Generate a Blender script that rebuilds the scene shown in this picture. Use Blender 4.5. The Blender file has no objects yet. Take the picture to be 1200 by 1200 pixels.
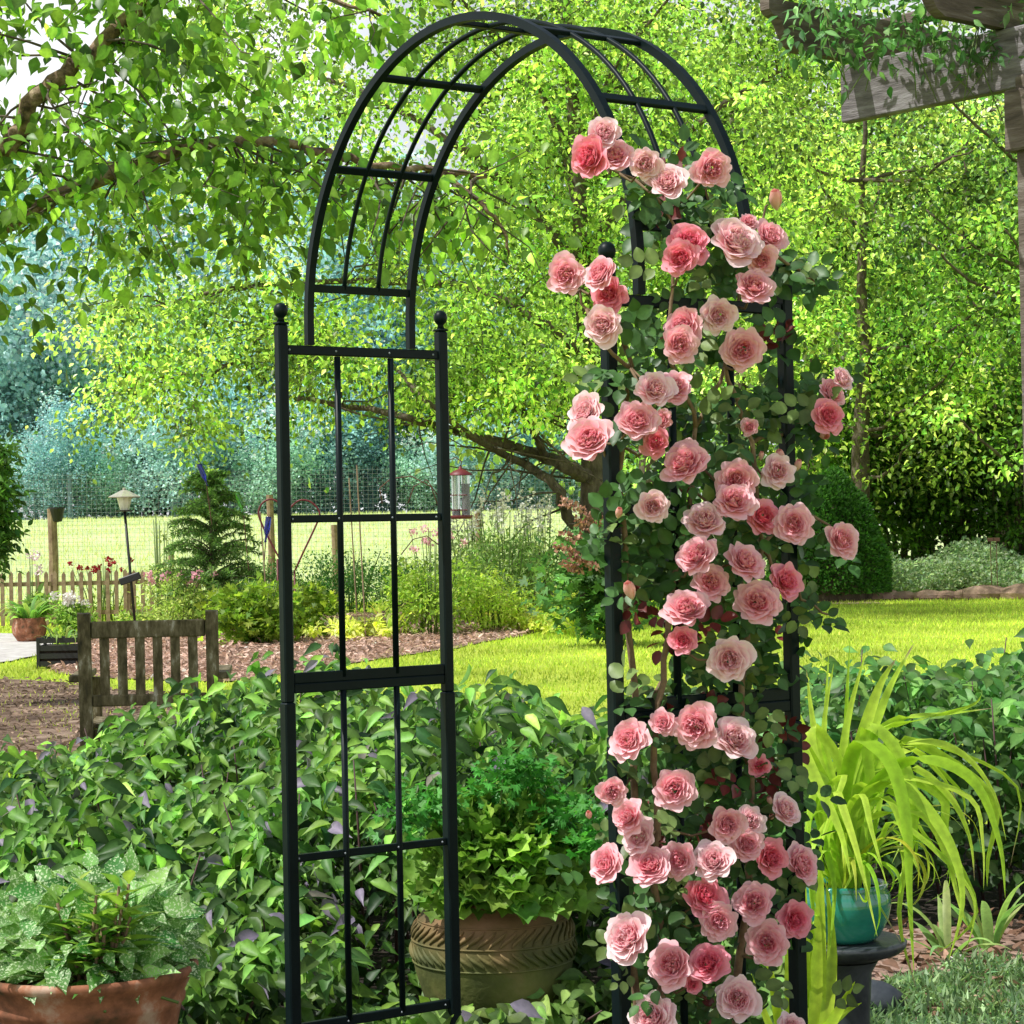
import bpy, math, random
import numpy as np
from mathutils import Vector, Matrix
random.seed(7); rng = np.random.default_rng(7)
PI = math.pi
sc = bpy.context.scene
col = sc.collection

# ------------------------------------------------------------------ camera
FP = 2632.0; CH = 1.27; PITCH = .0077; ROLL = -.0192
cp, sp, cr, sr = math.cos(PITCH), math.sin(PITCH), math.cos(ROLL), math.sin(ROLL)
FW = np.array([0, cp, sp]); R0 = np.array([1., 0, 0]); U0 = np.cross(R0, FW)
RT = cr*R0 + sr*U0; UP = -sr*R0 + cr*U0
CAM = np.array([0, 0, CH])
cam = bpy.data.cameras.new('camera'); camo = bpy.data.objects.new('camera', cam); col.objects.link(camo)
cam.sensor_width = 36; cam.lens = 36*FP/1200; cam.clip_end = 1500; cam.clip_start = .05
camo.matrix_world = Matrix(((RT[0], UP[0], -FW[0], 0), (RT[1], UP[1], -FW[1], 0), (RT[2], UP[2], -FW[2], CH), (0, 0, 0, 1)))
sc.camera = camo
sc.view_settings.view_transform = 'Standard'; sc.view_settings.look = 'None'; sc.view_settings.exposure = 0

def P(px, py, Y):
    d = FW + RT*(px-600)/FP - UP*(py-600)/FP
    return CAM + d*(Y/d[1])
def G(px, py, z=0.0):
    d = FW + RT*(px-600)/FP - UP*(py-600)/FP
    return CAM + d*((z-CH)/d[2])
def XG(px, Y):
    return P(px, 600, Y)[0]

# ------------------------------------------------------------------ tagging
def tag(o, label=None, cat=None, group=None, kind=None):
    if label: o['label'] = label
    if cat: o['category'] = cat
    if group: o['group'] = group
    if kind: o['kind'] = kind
    return o
def empty(name, loc, label, cat, group=None):
    o = bpy.data.objects.new(name, None); col.objects.link(o); o.location = loc; o.empty_display_size = .1
    return tag(o, label, cat, group)
def link(name, me, mat, parent=None, smooth=False):
    if mat is not None and len(me.materials) == 0: me.materials.append(mat)
    o = bpy.data.objects.new(name, me); col.objects.link(o)
    if smooth: me.polygons.foreach_set('use_smooth', [True]*len(me.polygons))
    if parent is not None:
        o.parent = parent
        pl = world_loc(parent)
        o.location = -pl            # meshes are written in world coordinates
    return o
def world_loc(o):
    v = Vector((0, 0, 0))
    while o is not None:
        v = v + o.location; o = o.parent
    return v

# ------------------------------------------------------------------ mesh builder
class MB:
    def __init__(s): s.v = []; s.f = []
    def add(s, vs, fs):
        n = len(s.v); s.v += [tuple(map(float, x)) for x in vs]; s.f += [tuple(i+n for i in f) for f in fs]; return s
    def box(s, c, size, ax=None, bev=0.0):
        c = np.array(c, float); hx, hy, hz = [k/2 for k in size]
        A = np.eye(3) if ax is None else np.array(ax, float)
        if bev <= 0:
            vs = [c+A[0]*x*hx+A[1]*y*hy+A[2]*z*hz for x in (-1, 1) for y in (-1, 1) for z in (-1, 1)]
            return s.add(vs, [(0, 1, 3, 2), (4, 6, 7, 5), (0, 4, 5, 1), (2, 3, 7, 6), (0, 2, 6, 4), (1, 5, 7, 3)])
        b = bev; ring = []
        for (x, y) in ((-1, -1), (1, -1), (1, 1), (-1, 1)):
            ring.append((x, y))
        def loop(z, ins):
            o = []
            for (x, y) in ring:
                if x*y > 0: o += [(x*(hx-ins), y*(hy-ins-b), z), (x*(hx-ins-b), y*(hy-ins), z)] if x < 0 else [(x*(hx-ins), y*(hy-ins-b), z), (x*(hx-ins-b), y*(hy-ins), z)]
                else: o += [(x*(hx-ins-b), y*(hy-ins), z), (x*(hx-ins), y*(hy-ins-b), z)]
            return o
        vs = []
        for z, ins in ((-hz, b*.7), (-hz+b, 0), (hz-b, 0), (hz, b*.7)): vs += loop(z, ins)
        vs = [c+A[0]*x+A[1]*y+A[2]*z for x, y, z in vs]
        fs = [tuple(reversed(range(8))), tuple(range(24, 32))]
        for k in range(3):
            for i in range(8):
                j = (i+1) % 8; fs.append((k*8+i, k*8+j, k*8+8+j, k*8+8+i))
        return s.add(vs, fs)
    def tube(s, pts, rad, n=8, closed=False, caps=True):
        pts = [np.array(p, float) for p in pts]; m = len(pts)
        if not hasattr(rad, '__len__'): rad = [rad]*m
        t0 = pts[1]-pts[0]; a = np.array([0, 0, 1.]) if abs(t0[2]) < .9*np.linalg.norm(t0) else np.array([1., 0, 0])
        vs = []; prev = None
        for i in range(m):
            if closed: t = pts[(i+1) % m]-pts[i-1]
            else: t = pts[min(i+1, m-1)]-pts[max(i-1, 0)]
            t = t/(np.linalg.norm(t)+1e-12)
            u = (a if prev is None else prev); u = u-t*(u@t); u /= np.linalg.norm(u)+1e-12; prev = u
            w = np.cross(t, u)
            for k in range(n):
                an = 2*PI*k/n+PI/n; vs.append(pts[i]+rad[i]*(math.cos(an)*u+math.sin(an)*w))
        fs = []
        for i in range(m if closed else m-1):
            j = (i+1) % m
            for k in range(n):
                l = (k+1) % n; fs.append((i*n+k, i*n+l, j*n+l, j*n+k))
        if caps and not closed: fs += [tuple(reversed(range(n))), tuple(range((m-1)*n, m*n))]
        return s.add(vs, fs)
    def rect_tube(s, pts, w, h, side):
        """rectangular bar swept through pts; w along 'side', h across"""
        side = np.array(side, float); side /= np.linalg.norm(side); pts = [np.array(p, float) for p in pts]; m = len(pts); vs = []
        for i in range(m):
            t = pts[min(i+1, m-1)]-pts[max(i-1, 0)]; t /= np.linalg.norm(t); sd = side-t*(side@t); sd /= np.linalg.norm(sd); b = np.cross(t, sd)
            for a, c in ((-1, -1), (1, -1), (1, 1), (-1, 1)): vs.append(pts[i]+sd*a*w/2+b*c*h/2)
        fs = [(3, 2, 1, 0), tuple(range(4*m-4, 4*m))]
        for i in range(m-1):
            for k in range(4):
                l = (k+1) % 4; fs.append((i*4+k, i*4+l, i*4+4+l, i*4+4+k))
        return s.add(vs, fs)
    def lathe(s, c, prof, n=32, wob=0):
        c = np.array(c, float); vs = []; m = len(prof)
        for (r, z) in prof:
            for k in range(n):
                a = 2*PI*k/n; rr = r*(1+wob*math.sin(3*a+z*9)); vs.append(c+np.array([rr*math.cos(a), rr*math.sin(a), z]))
        fs = [(i*n+k, i*n+(k+1) % n, (i+1)*n+(k+1) % n, (i+1)*n+k) for i in range(m-1) for k in range(n)]
        return s.add(vs, fs)
    def ball(s, c, r, n=10, sc=(1, 1, 1), noise=0):
        c = np.array(c, float); vs = []; m = max(4, n//2+1)
        for i in range(m+1):
            th = PI*i/m
            for k in range(n):
                a = 2*PI*k/n; q = r*(1+noise*random.uniform(-1, 1))
                vs.append(c+q*np.array([math.sin(th)*math.cos(a)*sc[0], math.sin(th)*math.sin(a)*sc[1], math.cos(th)*sc[2]]))
        return s.add(vs, [(i*n+k, (i+1)*n+k, (i+1)*n+(k+1) % n, i*n+(k+1) % n) for i in range(m) for k in range(n)])
    def build(s, name, mat, parent=None, smooth=False):
        me = bpy.data.meshes.new(name); me.from_pydata(s.v, [], s.f); me.update()
        return link(name, me, mat, parent, smooth)

def split_build(mb, name, mat, parent, smooth=True, limit=100):
    n = len(mb.v); pa = list(range(n))
    def find(a):
        while pa[a] != a: pa[a] = pa[pa[a]]; a = pa[a]
        return a
    for f in mb.f:
        r = find(f[0])
        for q in f[1:]: pa[find(q)] = r
    comp = {}
    for f in mb.f: comp.setdefault(find(f[0]), []).append(f)
    comps = sorted(comp.values(), key=lambda c: -len(c))
    if len(comps) > limit: return tag(mb.build(name, mat, parent, smooth), kind='stuff')
    for fs in comps:
        ids = sorted({i for f in fs for i in f}); mp = {i: k for k, i in enumerate(ids)}; m2 = MB(); m2.v = [mb.v[i] for i in ids]; m2.f = [tuple(mp[i] for i in f) for f in fs]; m2.build(name, mat, parent, smooth)
# ------------------------------------------------------------------ materials
def newmat(name):
    m = bpy.data.materials.new(name); m.use_nodes = True; nt = m.node_tree; nt.nodes.clear()
    out = nt.nodes.new('ShaderNodeOutputMaterial'); return m, nt, out
def N(nt, t, **kw):
    n = nt.nodes.new(t)
    for k, v in kw.items(): setattr(n, k, v)
    return n
def ramp(nt, stops):
    r = N(nt, 'ShaderNodeValToRGB'); e = r.color_ramp.elements
    while len(e) < len(stops): e.new(.5)
    for q, (p, c) in zip(e, stops): q.position = p; q.color = (*c, 1) if len(c) == 3 else c
    return r
def surf(name, stops, scale=6, rough=.6, metal=0, bump=.2, bscale=40, detail=6, stretch=None, spec=.5, dist=0, bdist=.01, coat=0):
    m, nt, out = newmat(name); L = nt.links.new
    tc = N(nt, 'ShaderNodeTexCoord'); mp = N(nt, 'ShaderNodeMapping'); L(tc.outputs['Object'], mp.inputs[0])
    if stretch: mp.inputs['Scale'].default_value = stretch
    nz = N(nt, 'ShaderNodeTexNoise'); nz.inputs['Scale'].default_value = scale; nz.inputs['Detail'].default_value = detail; nz.inputs['Distortion'].default_value = dist
    nz.inputs['Roughness'].default_value = .65
    L(mp.outputs[0], nz.inputs['Vector']); rp = ramp(nt, stops); L(nz.outputs['Fac'], rp.inputs[0])
    b = N(nt, 'ShaderNodeBsdfPrincipled'); L(rp.outputs[0], b.inputs['Base Color'])
    b.inputs['Roughness'].default_value = rough; b.inputs['Metallic'].default_value = metal; b.inputs['Specular IOR Level'].default_value = spec
    b.inputs['Coat Weight'].default_value = coat
    if bump:
        n2 = N(nt, 'ShaderNodeTexNoise'); n2.inputs['Scale'].default_value = bscale; n2.inputs['Detail'].default_value = 5; L(mp.outputs[0], n2.inputs['Vector'])
        bp = N(nt, 'ShaderNodeBump'); bp.inputs['Strength'].default_value = bump; bp.inputs['Distance'].default_value = bdist; L(n2.outputs['Fac'], bp.inputs['Height']); L(bp.outputs[0], b.inputs['Normal'])
    L(b.outputs[0], out.inputs[0]); return m
def leafmat(name, trans=.45, rough=.5, gain=1.5, spec=.3, spots=None, mottle=55, mstr=.6, yel=(1.1, 1.2, .7)):
    m, nt, out = newmat(name); L = nt.links.new
    at = N(nt, 'ShaderNodeAttribute', attribute_name='Col')
    c = at.outputs['Color']
    if spots:
        tc = N(nt, 'ShaderNodeTexCoord'); nz = N(nt, 'ShaderNodeTexNoise'); nz.inputs['Scale'].default_value = spots[0]; nz.inputs['Detail'].default_value = 4; L(tc.outputs['Object'], nz.inputs['Vector'])
        rp = ramp(nt, [(spots[1], (0, 0, 0)), (spots[1]+.06, (1, 1, 1))]); L(nz.outputs['Fac'], rp.inputs[0])
        mx = N(nt, 'ShaderNodeMix', data_type='RGBA'); L(rp.outputs[0], mx.inputs['Factor']); L(c, mx.inputs[6]); mx.inputs[7].default_value = (*spots[2], 1); c = mx.outputs[2]
    tv_ = N(nt, 'ShaderNodeTexCoord'); mz = N(nt, 'ShaderNodeTexNoise'); mz.inputs['Scale'].default_value = mottle; mz.inputs['Detail'].default_value = 3; L(tv_.outputs['Object'], mz.inputs['Vector'])
    rz = ramp(nt, [(.3, (.62, .66, .6)), (.7, (1.25, 1.2, 1.15))] if mottle else [(0, (1, 1, 1)), (1, (1, 1, 1))]); L(mz.outputs['Fac'], rz.inputs[0]); mm = N(nt, 'ShaderNodeMix', data_type='RGBA', blend_type='MULTIPLY'); mm.inputs['Factor'].default_value = mstr; L(c, mm.inputs[6]); L(rz.outputs[0], mm.inputs[7]); c = mm.outputs[2]
    b = N(nt, 'ShaderNodeBsdfPrincipled'); b.inputs['Roughness'].default_value = rough; b.inputs['Specular IOR Level'].default_value = spec; L(c, b.inputs['Base Color'])
    t = N(nt, 'ShaderNodeBsdfTranslucent'); mu = N(nt, 'ShaderNodeMix', data_type='RGBA', blend_type='MULTIPLY'); mu.inputs['Factor'].default_value = 1
    L(c, mu.inputs[6]); mu.inputs[7].default_value = (gain*yel[0], gain*yel[1], gain*yel[2], 1); L(mu.outputs[2], t.inputs[0])
    ms = N(nt, 'ShaderNodeMixShader'); ms.inputs[0].default_value = trans; L(b.outputs[0], ms.inputs[1]); L(t.outputs[0], ms.inputs[2]); L(ms.outputs[0], out.inputs[0]); return m
def flat(name, c, rough=.5, metal=0, coat=0, var=.12):
    return surf(name, [(.3, tuple(x*(1-var) for x in c)), (.7, tuple(min(1, x*(1+var)) for x in c))], scale=9, rough=rough, metal=metal, bump=.08, coat=coat)

M = {}
M['metal'] = surf('dark_green_metal', [(.3, (.002, .007, .008)), (.75, (.005, .013, .014))], scale=14, rough=.42, metal=0, bump=.12, bscale=60, spec=.16, bdist=.002)
M['leaf'] = leafmat('leaf')
M['tleaf'] = leafmat('tree_leaf', trans=.5, gain=1.9, rough=.42, spec=.5)
M['nearleaf'] = leafmat('near_leaf', trans=.34, rough=.46, gain=1.6, spec=.32)
M['roseleaf'] = leafmat('rose_leaf', trans=.2, rough=.45, gain=1.2, spec=.4)
M['petal'] = leafmat('petal', mottle=90, mstr=.15, trans=.3, rough=.6, gain=1.0, spec=.2, yel=(1.05, .85, .9))
M['spot'] = leafmat('spotted_leaf', trans=.3, rough=.5, spots=(230, .53, (.58, .70, .46)))
M['fuzz'] = leafmat('far_leaf', trans=.3, rough=.8, gain=1.1, spec=.1, yel=(1, 1, .9))
M['bark'] = surf('bark', [(.3, (.035, .025, .016)), (.6, (.13, .10, .07)), (.8, (.24, .21, .16))], scale=9, rough=.9, bump=.8, bscale=25, bdist=.03, stretch=(1, 1, .5))
M['birch'] = surf('peeling_bark', [(.35, (.05, .03, .02)), (.5, (.22, .14, .09)), (.7, (.42, .32, .22))], scale=16, rough=.9, bump=1, bscale=30, bdist=.02)
M['cane'] = surf('rose_cane', [(.3, (.10, .055, .03)), (.7, (.27, .19, .10))], scale=30, rough=.8, bump=.4, bscale=90, bdist=.004)
M['greenstem'] = flat('green_stem', (.10, .16, .03), .6)
M['benchwood'] = surf('mossy_bench_wood', [(.3, (.03, .027, .012)), (.45, (.10, .08, .035)), (.58, (.20, .165, .09)), (.7, (.52, .48, .38))], scale=26, rough=.9, bump=.6, bscale=60, bdist=.006, stretch=(1, 1, .35))
M['greywood'] = surf('weathered_grey_timber', [(.25, (.035, .032, .034)), (.5, (.16, .14, .145)), (.75, (.34, .32, .34))], scale=5, rough=.85, bump=.6, bscale=30, bdist=.006, stretch=(1, 1, 7), dist=.6, detail=9)
M['greywood2'] = surf('weathered_brown_timber', [(.25, (.04, .03, .022)), (.5, (.13, .10, .08)), (.75, (.28, .25, .22))], scale=5, rough=.85, bump=.6, bscale=30, bdist=.006, stretch=(1, 1, 6), dist=.6, detail=9)
M['picket'] = surf('picket_wood', [(.3, (.16, .10, .06)), (.7, (.38, .28, .18))], scale=9, rough=.9, bump=.2)
M['terra'] = surf('terracotta', [(.34, (.06, .04, .015)), (.44, (.20, .075, .035)), (.55, (.36, .14, .07)), (.66, (.50, .34, .25))], scale=9, rough=.85, bump=.35, bscale=45, bdist=.004, detail=9)
M['soil'] = surf('potting_soil', [(.3, (.010, .007, .005)), (.7, (.04, .026, .017))], scale=30, rough=.95, bump=.8, bscale=60)
M['teal'] = surf('teal_glaze', [(.3, (.01, .13, .10)), (.55, (.03, .27, .21)), (.8, (.10, .42, .34))], scale=5, rough=.12, bump=.1, bscale=14, coat=.6, bdist=.004)
M['iron'] = surf('dark_stone', [(.3, (.018, .024, .03)), (.7, (.06, .07, .08))], scale=16, rough=.45, bump=.4, bscale=60, bdist=.004)
M['stone'] = surf('garden_stone', [(.3, (.16, .10, .07)), (.6, (.38, .25, .18)), (.8, (.5, .42, .34))], scale=4, rough=.9, bump=.6, bscale=14, bdist=.03)
M['redmetal'] = flat('red_metal', (.13, .014, .018), .5)
M['darkwire'] = flat('galvanised_wire', (.30, .34, .36), .5)
M['rusty'] = flat('rusty_metal', (.10, .045, .025), .7)
M['black'] = flat('black_plastic', (.012, .013, .013), .5)
M['paleplastic'] = flat('pale_lamp_glass', (.7, .68, .55), .3)
M['copper'] = flat('lamp_roof', (.45, .42, .38), .35, .3)

def glass(name, c, rough=.05):
    m, nt, out = newmat(name); b = N(nt, 'ShaderNodeBsdfPrincipled'); b.inputs['Base Color'].default_value = (*c, 1)
    b.inputs['Transmission Weight'].default_value = .85; b.inputs['Roughness'].default_value = rough; nt.links.new(b.outputs[0], out.inputs[0]); return m
M['blueglass'] = glass('blue_glass', (.03, .04, .45)); M['greenglass'] = glass('green_glass', (.15, .5, .1)); M['clear'] = glass('clear_plastic', (.85, .9, .85))

# ------------------------------------------------------------------ leaves
def T_leaf(w=.5, fold=.12, droop=.12):      # pointed leaf, base at origin, length 1 along y
    v = [(0, 0, 0)]
    for y, q in ((.10, .42), (.28, .95), (.48, 1.0), (.68, .66), (.86, .24)): v += [(-w*.5*q, y, fold*q-droop*y*y), (0, y+.02, -droop*y*y), (w*.5*q, y, fold*q-droop*y*y)]
    v.append((0, 1.04, -droop*1.1)); f = [(0, 2, 1), (0, 3, 2)]
    for i in range(4):
        a = 1+3*i; f += [(a, a+1, a+4, a+3), (a+1, a+2, a+5, a+4)]
    f += [(13, 14, 16), (14, 15, 16)]
    return np.array(v, float), f
def T_small(w=.6, fold=.1):
    return np.array([(0, 0, 0), (-w*.5, .42, fold), (0, 1, -.08), (w*.5, .42, fold)], float), [(0, 3, 2, 1)]
def T_small2(w=.62, fold=.12):
    return np.array([(0, 0, 0), (-w*.5, .38, fold), (-w*.3, .75, fold*.6), (0, 1, -.12), (w*.3, .75, fold*.6), (w*.5, .38, fold), (0, .5, 0)], float), [(0, 6, 1), (1, 6, 3, 2), (0, 5, 6), (6, 5, 4, 3)]
def T_oval(w=.72, fold=.08):
    v = [(0, 0, 0)]; ys = [.12, .35, .6, .84]; ws = [.62, 1, .92, .5]
    for y, q in zip(ys, ws): v += [(-w*.5*q, y, fold*q), (0, y, -.04*y), (w*.5*q, y, fold*q)]
    v.append((0, 1, -.1)); f = [(0, 2, 1), (0, 3, 2)]
    for i in range(3):
        a = 1+3*i; f += [(a, a+1, a+4, a+3), (a+1, a+2, a+5, a+4)]
    f += [(10, 11, 13), (11, 12, 13)]
    return np.array(v, float), f
def T_scallop(n=14, ruf=.16):
    v = [(0, .35, -.12)]
    for k in range(n):
        a = -PI/2+.25+(2*PI-.5)*k/(n-1); r = .52*(1+.13*math.cos(k*PI)); v.append((r*math.cos(a), .5+r*math.sin(a), ruf*math.sin(k*1.9)+.1))
    for k in range(n):
        a = -PI/2+.25+(2*PI-.5)*k/(n-1); v.append((.3*math.cos(a), .45+.3*math.sin(a), -.02))
    f = []
    for k in range(n-1): f += [(0, 1+n+k, 2+n+k), (1+n+k, 1+k, 2+k, 2+n+k)]
    return np.array(v, float), f
def T_lobed():
    v = [(0, .3, 0)]; pr = [(-100, .35), (-75, .5), (-48, .3), (-28, .62), (-12, .42), (0, .75), (12, .42), (28, .62), (48, .3), (75, .5), (100, .35)]
    for a, r in pr: v.append((r*math.sin(math.radians(a)), .3+r*math.cos(math.radians(a)), .08*math.sin(a)))
    return np.array(v, float), [(0, i+1, i) for i in range(1, len(pr))]
def T_needle(w=.1):
    return np.array([(-w, 0, 0), (w, 0, 0), (0, 1, 0)], float), [(0, 1, 2)]

def scatter(name, tmpl, pos, dirs, nrm, size, colr, mat, parent=None, smooth=False, wid=None):
    tv, tf = tmpl; n = len(pos); k = len(tv)
    d = dirs/(np.linalg.norm(dirs, axis=1, keepdims=True)+1e-9)
    nn = nrm-d*np.sum(nrm*d, 1, keepdims=True); nn /= np.linalg.norm(nn, axis=1, keepdims=True)+1e-9
    x = np.cross(d, nn); s = np.asarray(size).reshape(-1, 1, 1)*np.ones((n, 1, 1))
    sx = s if wid is None else s*np.asarray(wid).reshape(-1, 1, 1)
    V = pos[:, None, :]+sx*tv[None, :, 0:1]*x[:, None, :]+s*tv[None, :, 1:2]*d[:, None, :]+s*tv[None, :, 2:3]*nn[:, None, :]
    V = V.reshape(-1, 3)
    tot = [len(f) for f in tf]; li = np.concatenate([np.array(f) for f in tf])
    LI = (li[None, :]+(np.arange(n)*k)[:, None]).ravel(); LT = np.tile(tot, n); LS = np.concatenate([[0], np.cumsum(LT)[:-1]])
    me = bpy.data.meshes.new(name); me.vertices.add(len(V)); me.vertices.foreach_set('co', V.astype(np.float32).ravel())
    me.loops.add(len(LI)); me.loops.foreach_set('vertex_index', LI.astype(np.int32))
    me.polygons.add(len(LT)); me.polygons.foreach_set('loop_start', LS.astype(np.int32)); me.polygons.foreach_set('loop_total', LT.astype(np.int32))
    if smooth: me.polygons.foreach_set('use_smooth', np.ones(len(LT), bool))
    me.update(calc_edges=True)
    ca = me.color_attributes.new('Col', 'FLOAT_COLOR', 'POINT')
    sh = np.ones(k)
    if k >= 10: sh = np.where(np.abs(tv[:, 0]) < 1e-6, 1.22, .92)*(1.08-.16*np.clip(tv[:, 1], 0, 1))
    C = np.ones((n, k, 4), np.float32); C[:, :, :3] = np.clip(colr[:, None, :]*sh[None, :, None], 0, 1); ca.data.foreach_set('color', C.ravel())
    return link(name, me, mat, parent)
def rv(n): v = rng.normal(size=(n, 3)); return v/np.linalg.norm(v, axis=1, keepdims=True)
def tint(n, base, var=.25, yel=.2, base2=None):
    c = np.tile(np.array(base, float), (n, 1))
    if base2 is not None:
        t = rng.random((n, 1)); c = c*(1-t)+np.array(base2, float)*t
    b = np.exp(rng.normal(0, var, (n, 1))); y = rng.random((n, 1))*yel
    c = c*b; c[:, 0:1] += y*c[:, 1:2]; return c
def inpoly(px, py, poly):
    ins = np.zeros(len(px), bool); j = len(poly)-1
    for i in range(len(poly)):
        xi, yi = poly[i]; xj, yj = poly[j]
        c = ((yi > py) != (yj > py)) & (px < (xj-xi)*(py-yi)/(yj-yi+1e-9)+xi); ins ^= c; j = i
    return ins
def PP(px, py, Y):
    d = FW[None, :]+RT[None, :]*((px-600)/FP)[:, None]-UP[None, :]*((py-600)/FP)[:, None]
    return CAM+d*(Y/d[:, 1])[:, None]
def clumps(poly, y0, y1, n):
    poly = np.array(poly, float); lo, hi = poly.min(0), poly.max(0); X = []
    while sum(map(len, X)) < n:
        q = rng.random((n, 2))*(hi-lo)+lo; q = q[inpoly(q[:, 0], q[:, 1], poly)]; X.append(q)
    q = np.concatenate(X)[:n]
    return PP(q[:, 0], q[:, 1], rng.uniform(y0, y1, n))
def foliage(name, centres, per, rad, size, base, mat, parent, tmpl=None, flatz=.75, var=.22, cvar=.25, yel=.25, droop=.35, base2=None, smin=.6):
    """leaves spread through clumps: light and dark clumps, hanging tips, gaps between"""
    m = len(centres); n = m*per; cr_ = np.repeat(rad*rng.uniform(.6, 1.4, m), per)
    off = rng.normal(size=(n, 3))*.5; off[:, 2] *= flatz; pos = np.repeat(centres, per, 0)+off*cr_[:, None]
    d = rv(n)*.8+off*.7; d[:, 2] -= droop; nn = rv(n)*.55+np.array([0, 0, .65])
    c = tint(n, base, var, yel*.5, base2)*np.repeat(np.exp(rng.normal(0, cvar, m)), per)[:, None]
    return scatter(name, tmpl or T_small2(), pos, d, nn, size*rng.uniform(smin, 1.25, n), c, mat, parent)

def branch(mb, pts, r0, r1, n=7, jit=.0):
    pts = [np.array(p, float) for p in pts]; out = []
    for i in range(len(pts)-1):
        p0 = pts[max(i-1, 0)]; p1 = pts[i]; p2 = pts[i+1]; p3 = pts[min(i+2, len(pts)-1)]
        for t in (0, .25, .5, .75):
            q = .5*((2*p1)+(-p0+p2)*t+(2*p0-5*p1+4*p2-p3)*t*t+(-p0+3*p1-3*p2+p3)*t**3)
            out.append(q+(rng.normal(0, jit, 3) if jit and (i or t) else 0))
    out.append(pts[-1]); m = len(out)
    mb.tube(out, [r0+(r1-r0)*(i/(m-1))**.8 for i in range(m)], n); return out
def twigs(mb, path, n, length, r, down=.2, start=.2):
    ends = []
    for _ in range(n):
        i = random.randint(int(len(path)*start), len(path)-1); p = np.array(path[i]); d = rv(1)[0]; d[2] = abs(d[2])*.6-down; d /= np.linalg.norm(d)
        L = length*random.uniform(.5, 1.2); q = [p]
        for k in range(4):
            d = d+rng.normal(0, .25, 3); d[2] -= .08; d /= np.linalg.norm(d); q.append(q[-1]+d*L/4)
        mb.tube(q, [r*(1-.2*k) for k in range(5)], 5); ends += q[2:]
    return ends
def ribbon(mb, cols, pts, w, side=None, colr=(.3, .5, .05), tipcol=None, fold=.25):
    """strap leaf swept along pts with a V fold, tapering to a point"""
    pts = [np.array(p, float) for p in pts]; out = []
    for i in range(len(pts)-1):
        p0 = pts[max(i-1, 0)]; p1 = pts[i]; p2 = pts[i+1]; p3 = pts[min(i+2, len(pts)-1)]
        for t in (0, .25, .5, .75): out.append(.5*((2*p1)+(-p0+p2)*t+(2*p0-5*p1+4*p2-p3)*t*t+(-p0+3*p1-3*p2+p3)*t**3))
    out.append(pts[-1]); m = len(out); vs = []; fs = []
    side = np.array(side if side is not None else (1, 0, 0), float)
    for i, p in enumerate(out):
        t = out[min(i+1, m-1)]-out[max(i-1, 0)]; t /= np.linalg.norm(t)+1e-9
        s_ = side-t*(side@t)
        if np.linalg.norm(s_) < .2: s_ = s_+np.array([0, .3, .3])
        s_ /= np.linalg.norm(s_); b = np.cross(s_, t); u = i/(m-1)
        ww = w*(.75+.35*math.sin(PI*min(1, u*1.25)))*(1 if u < .6 else max(.03, 1-((u-.6)/.4)**1.6))/2
        vs += [p-s_*ww+b*ww*fold, p, p+s_*ww+b*ww*fold]
        k = colr if (tipcol is None or u < .93) else tipcol
        g = .85+.3*u; cols += [tuple(x*g for x in k), tuple(x*g*.8 for x in k), tuple(x*g for x in k)]
    for i in range(m-1):
        a = i*3; fs += [(a, a+1, a+4, a+3), (a+1, a+2, a+5, a+4)]
    mb.add(vs, fs)
def build_cols(mb, cols, name, mat, parent=None, smooth=True):
    o = mb.build(name, mat, parent, smooth); ca = o.data.color_attributes.new('Col', 'FLOAT_COLOR', 'POINT')
    C = np.ones((len(cols), 4), np.float32); C[:, :3] = np.clip(np.array(cols), 0, 1); ca.data.foreach_set('color', C.ravel()); return o
def blades(base, n, spread, length, w, c, droop=.5, c2=None, lean=.5, seg=5, tip=None):
    mb = MB(); cols = []; base = np.array(base, float)
    for _ in range(n):
        a = random.uniform(0, 2*PI); o = np.array([math.cos(a), math.sin(a), 0]); L = length*random.uniform(.6, 1.15)
        b = base+o*spread*random.random(); th = lean*random.uniform(.1, 1); p = [b]; dr = droop*random.uniform(.4, 1.3)
        for k in range(seg):
            th += dr*(k+.5)/seg; p.append(p[-1]+(o*math.sin(th)+np.array([0, 0, math.cos(th)]))*L/seg)
        q = random.random(); cc = tuple((x*(1-q)+y*q)*random.uniform(.8, 1.2) for x, y in zip(c, c2 or c))
        ribbon(mb, cols, p, w*random.uniform(.7, 1.2), side=(-o[1], o[0], 0), colr=cc, tipcol=tip if random.random() < .3 else None)
    return mb, cols

# ------------------------------------------------------------------ ground sheets
def sheet(name, pts, z, mat, kind='structure'):
    mb = MB(); mb.add([(x, y, z) for x, y in pts], [tuple(range(len(pts)))])
    return tag(mb.build(name, mat), kind=kind)
def smooth_loop(pts, k=6, wob=.0):
    out = []; n = len(pts)
    for i in range(n):
        p0, p1, p2, p3 = [np.array(pts[(i+j) % n], float) for j in (-1, 0, 1, 2)]
        for t in np.linspace(0, 1, k, endpoint=False):
            out.append(.5*((2*p1)+(-p0+p2)*t+(2*p0-5*p1+4*p2-p3)*t*t+(-p0+3*p1-3*p2+p3)*t**3)+rng.normal(0, wob, 2))
    return out
M['lawn'] = surf('lawn_ground', [(.3, (.20, .30, .03)), (.5, (.36, .46, .05)), (.7, (.50, .58, .10))], scale=.9, rough=.95, bump=.9, bscale=25, bdist=.04, detail=10, spec=.1)
M['field'] = surf('field_grass', [(.3, (.40, .52, .20)), (.7, (.62, .70, .36))], scale=.25, rough=.95, bump=.7, bscale=6, bdist=.1, detail=10, spec=.1)
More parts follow.
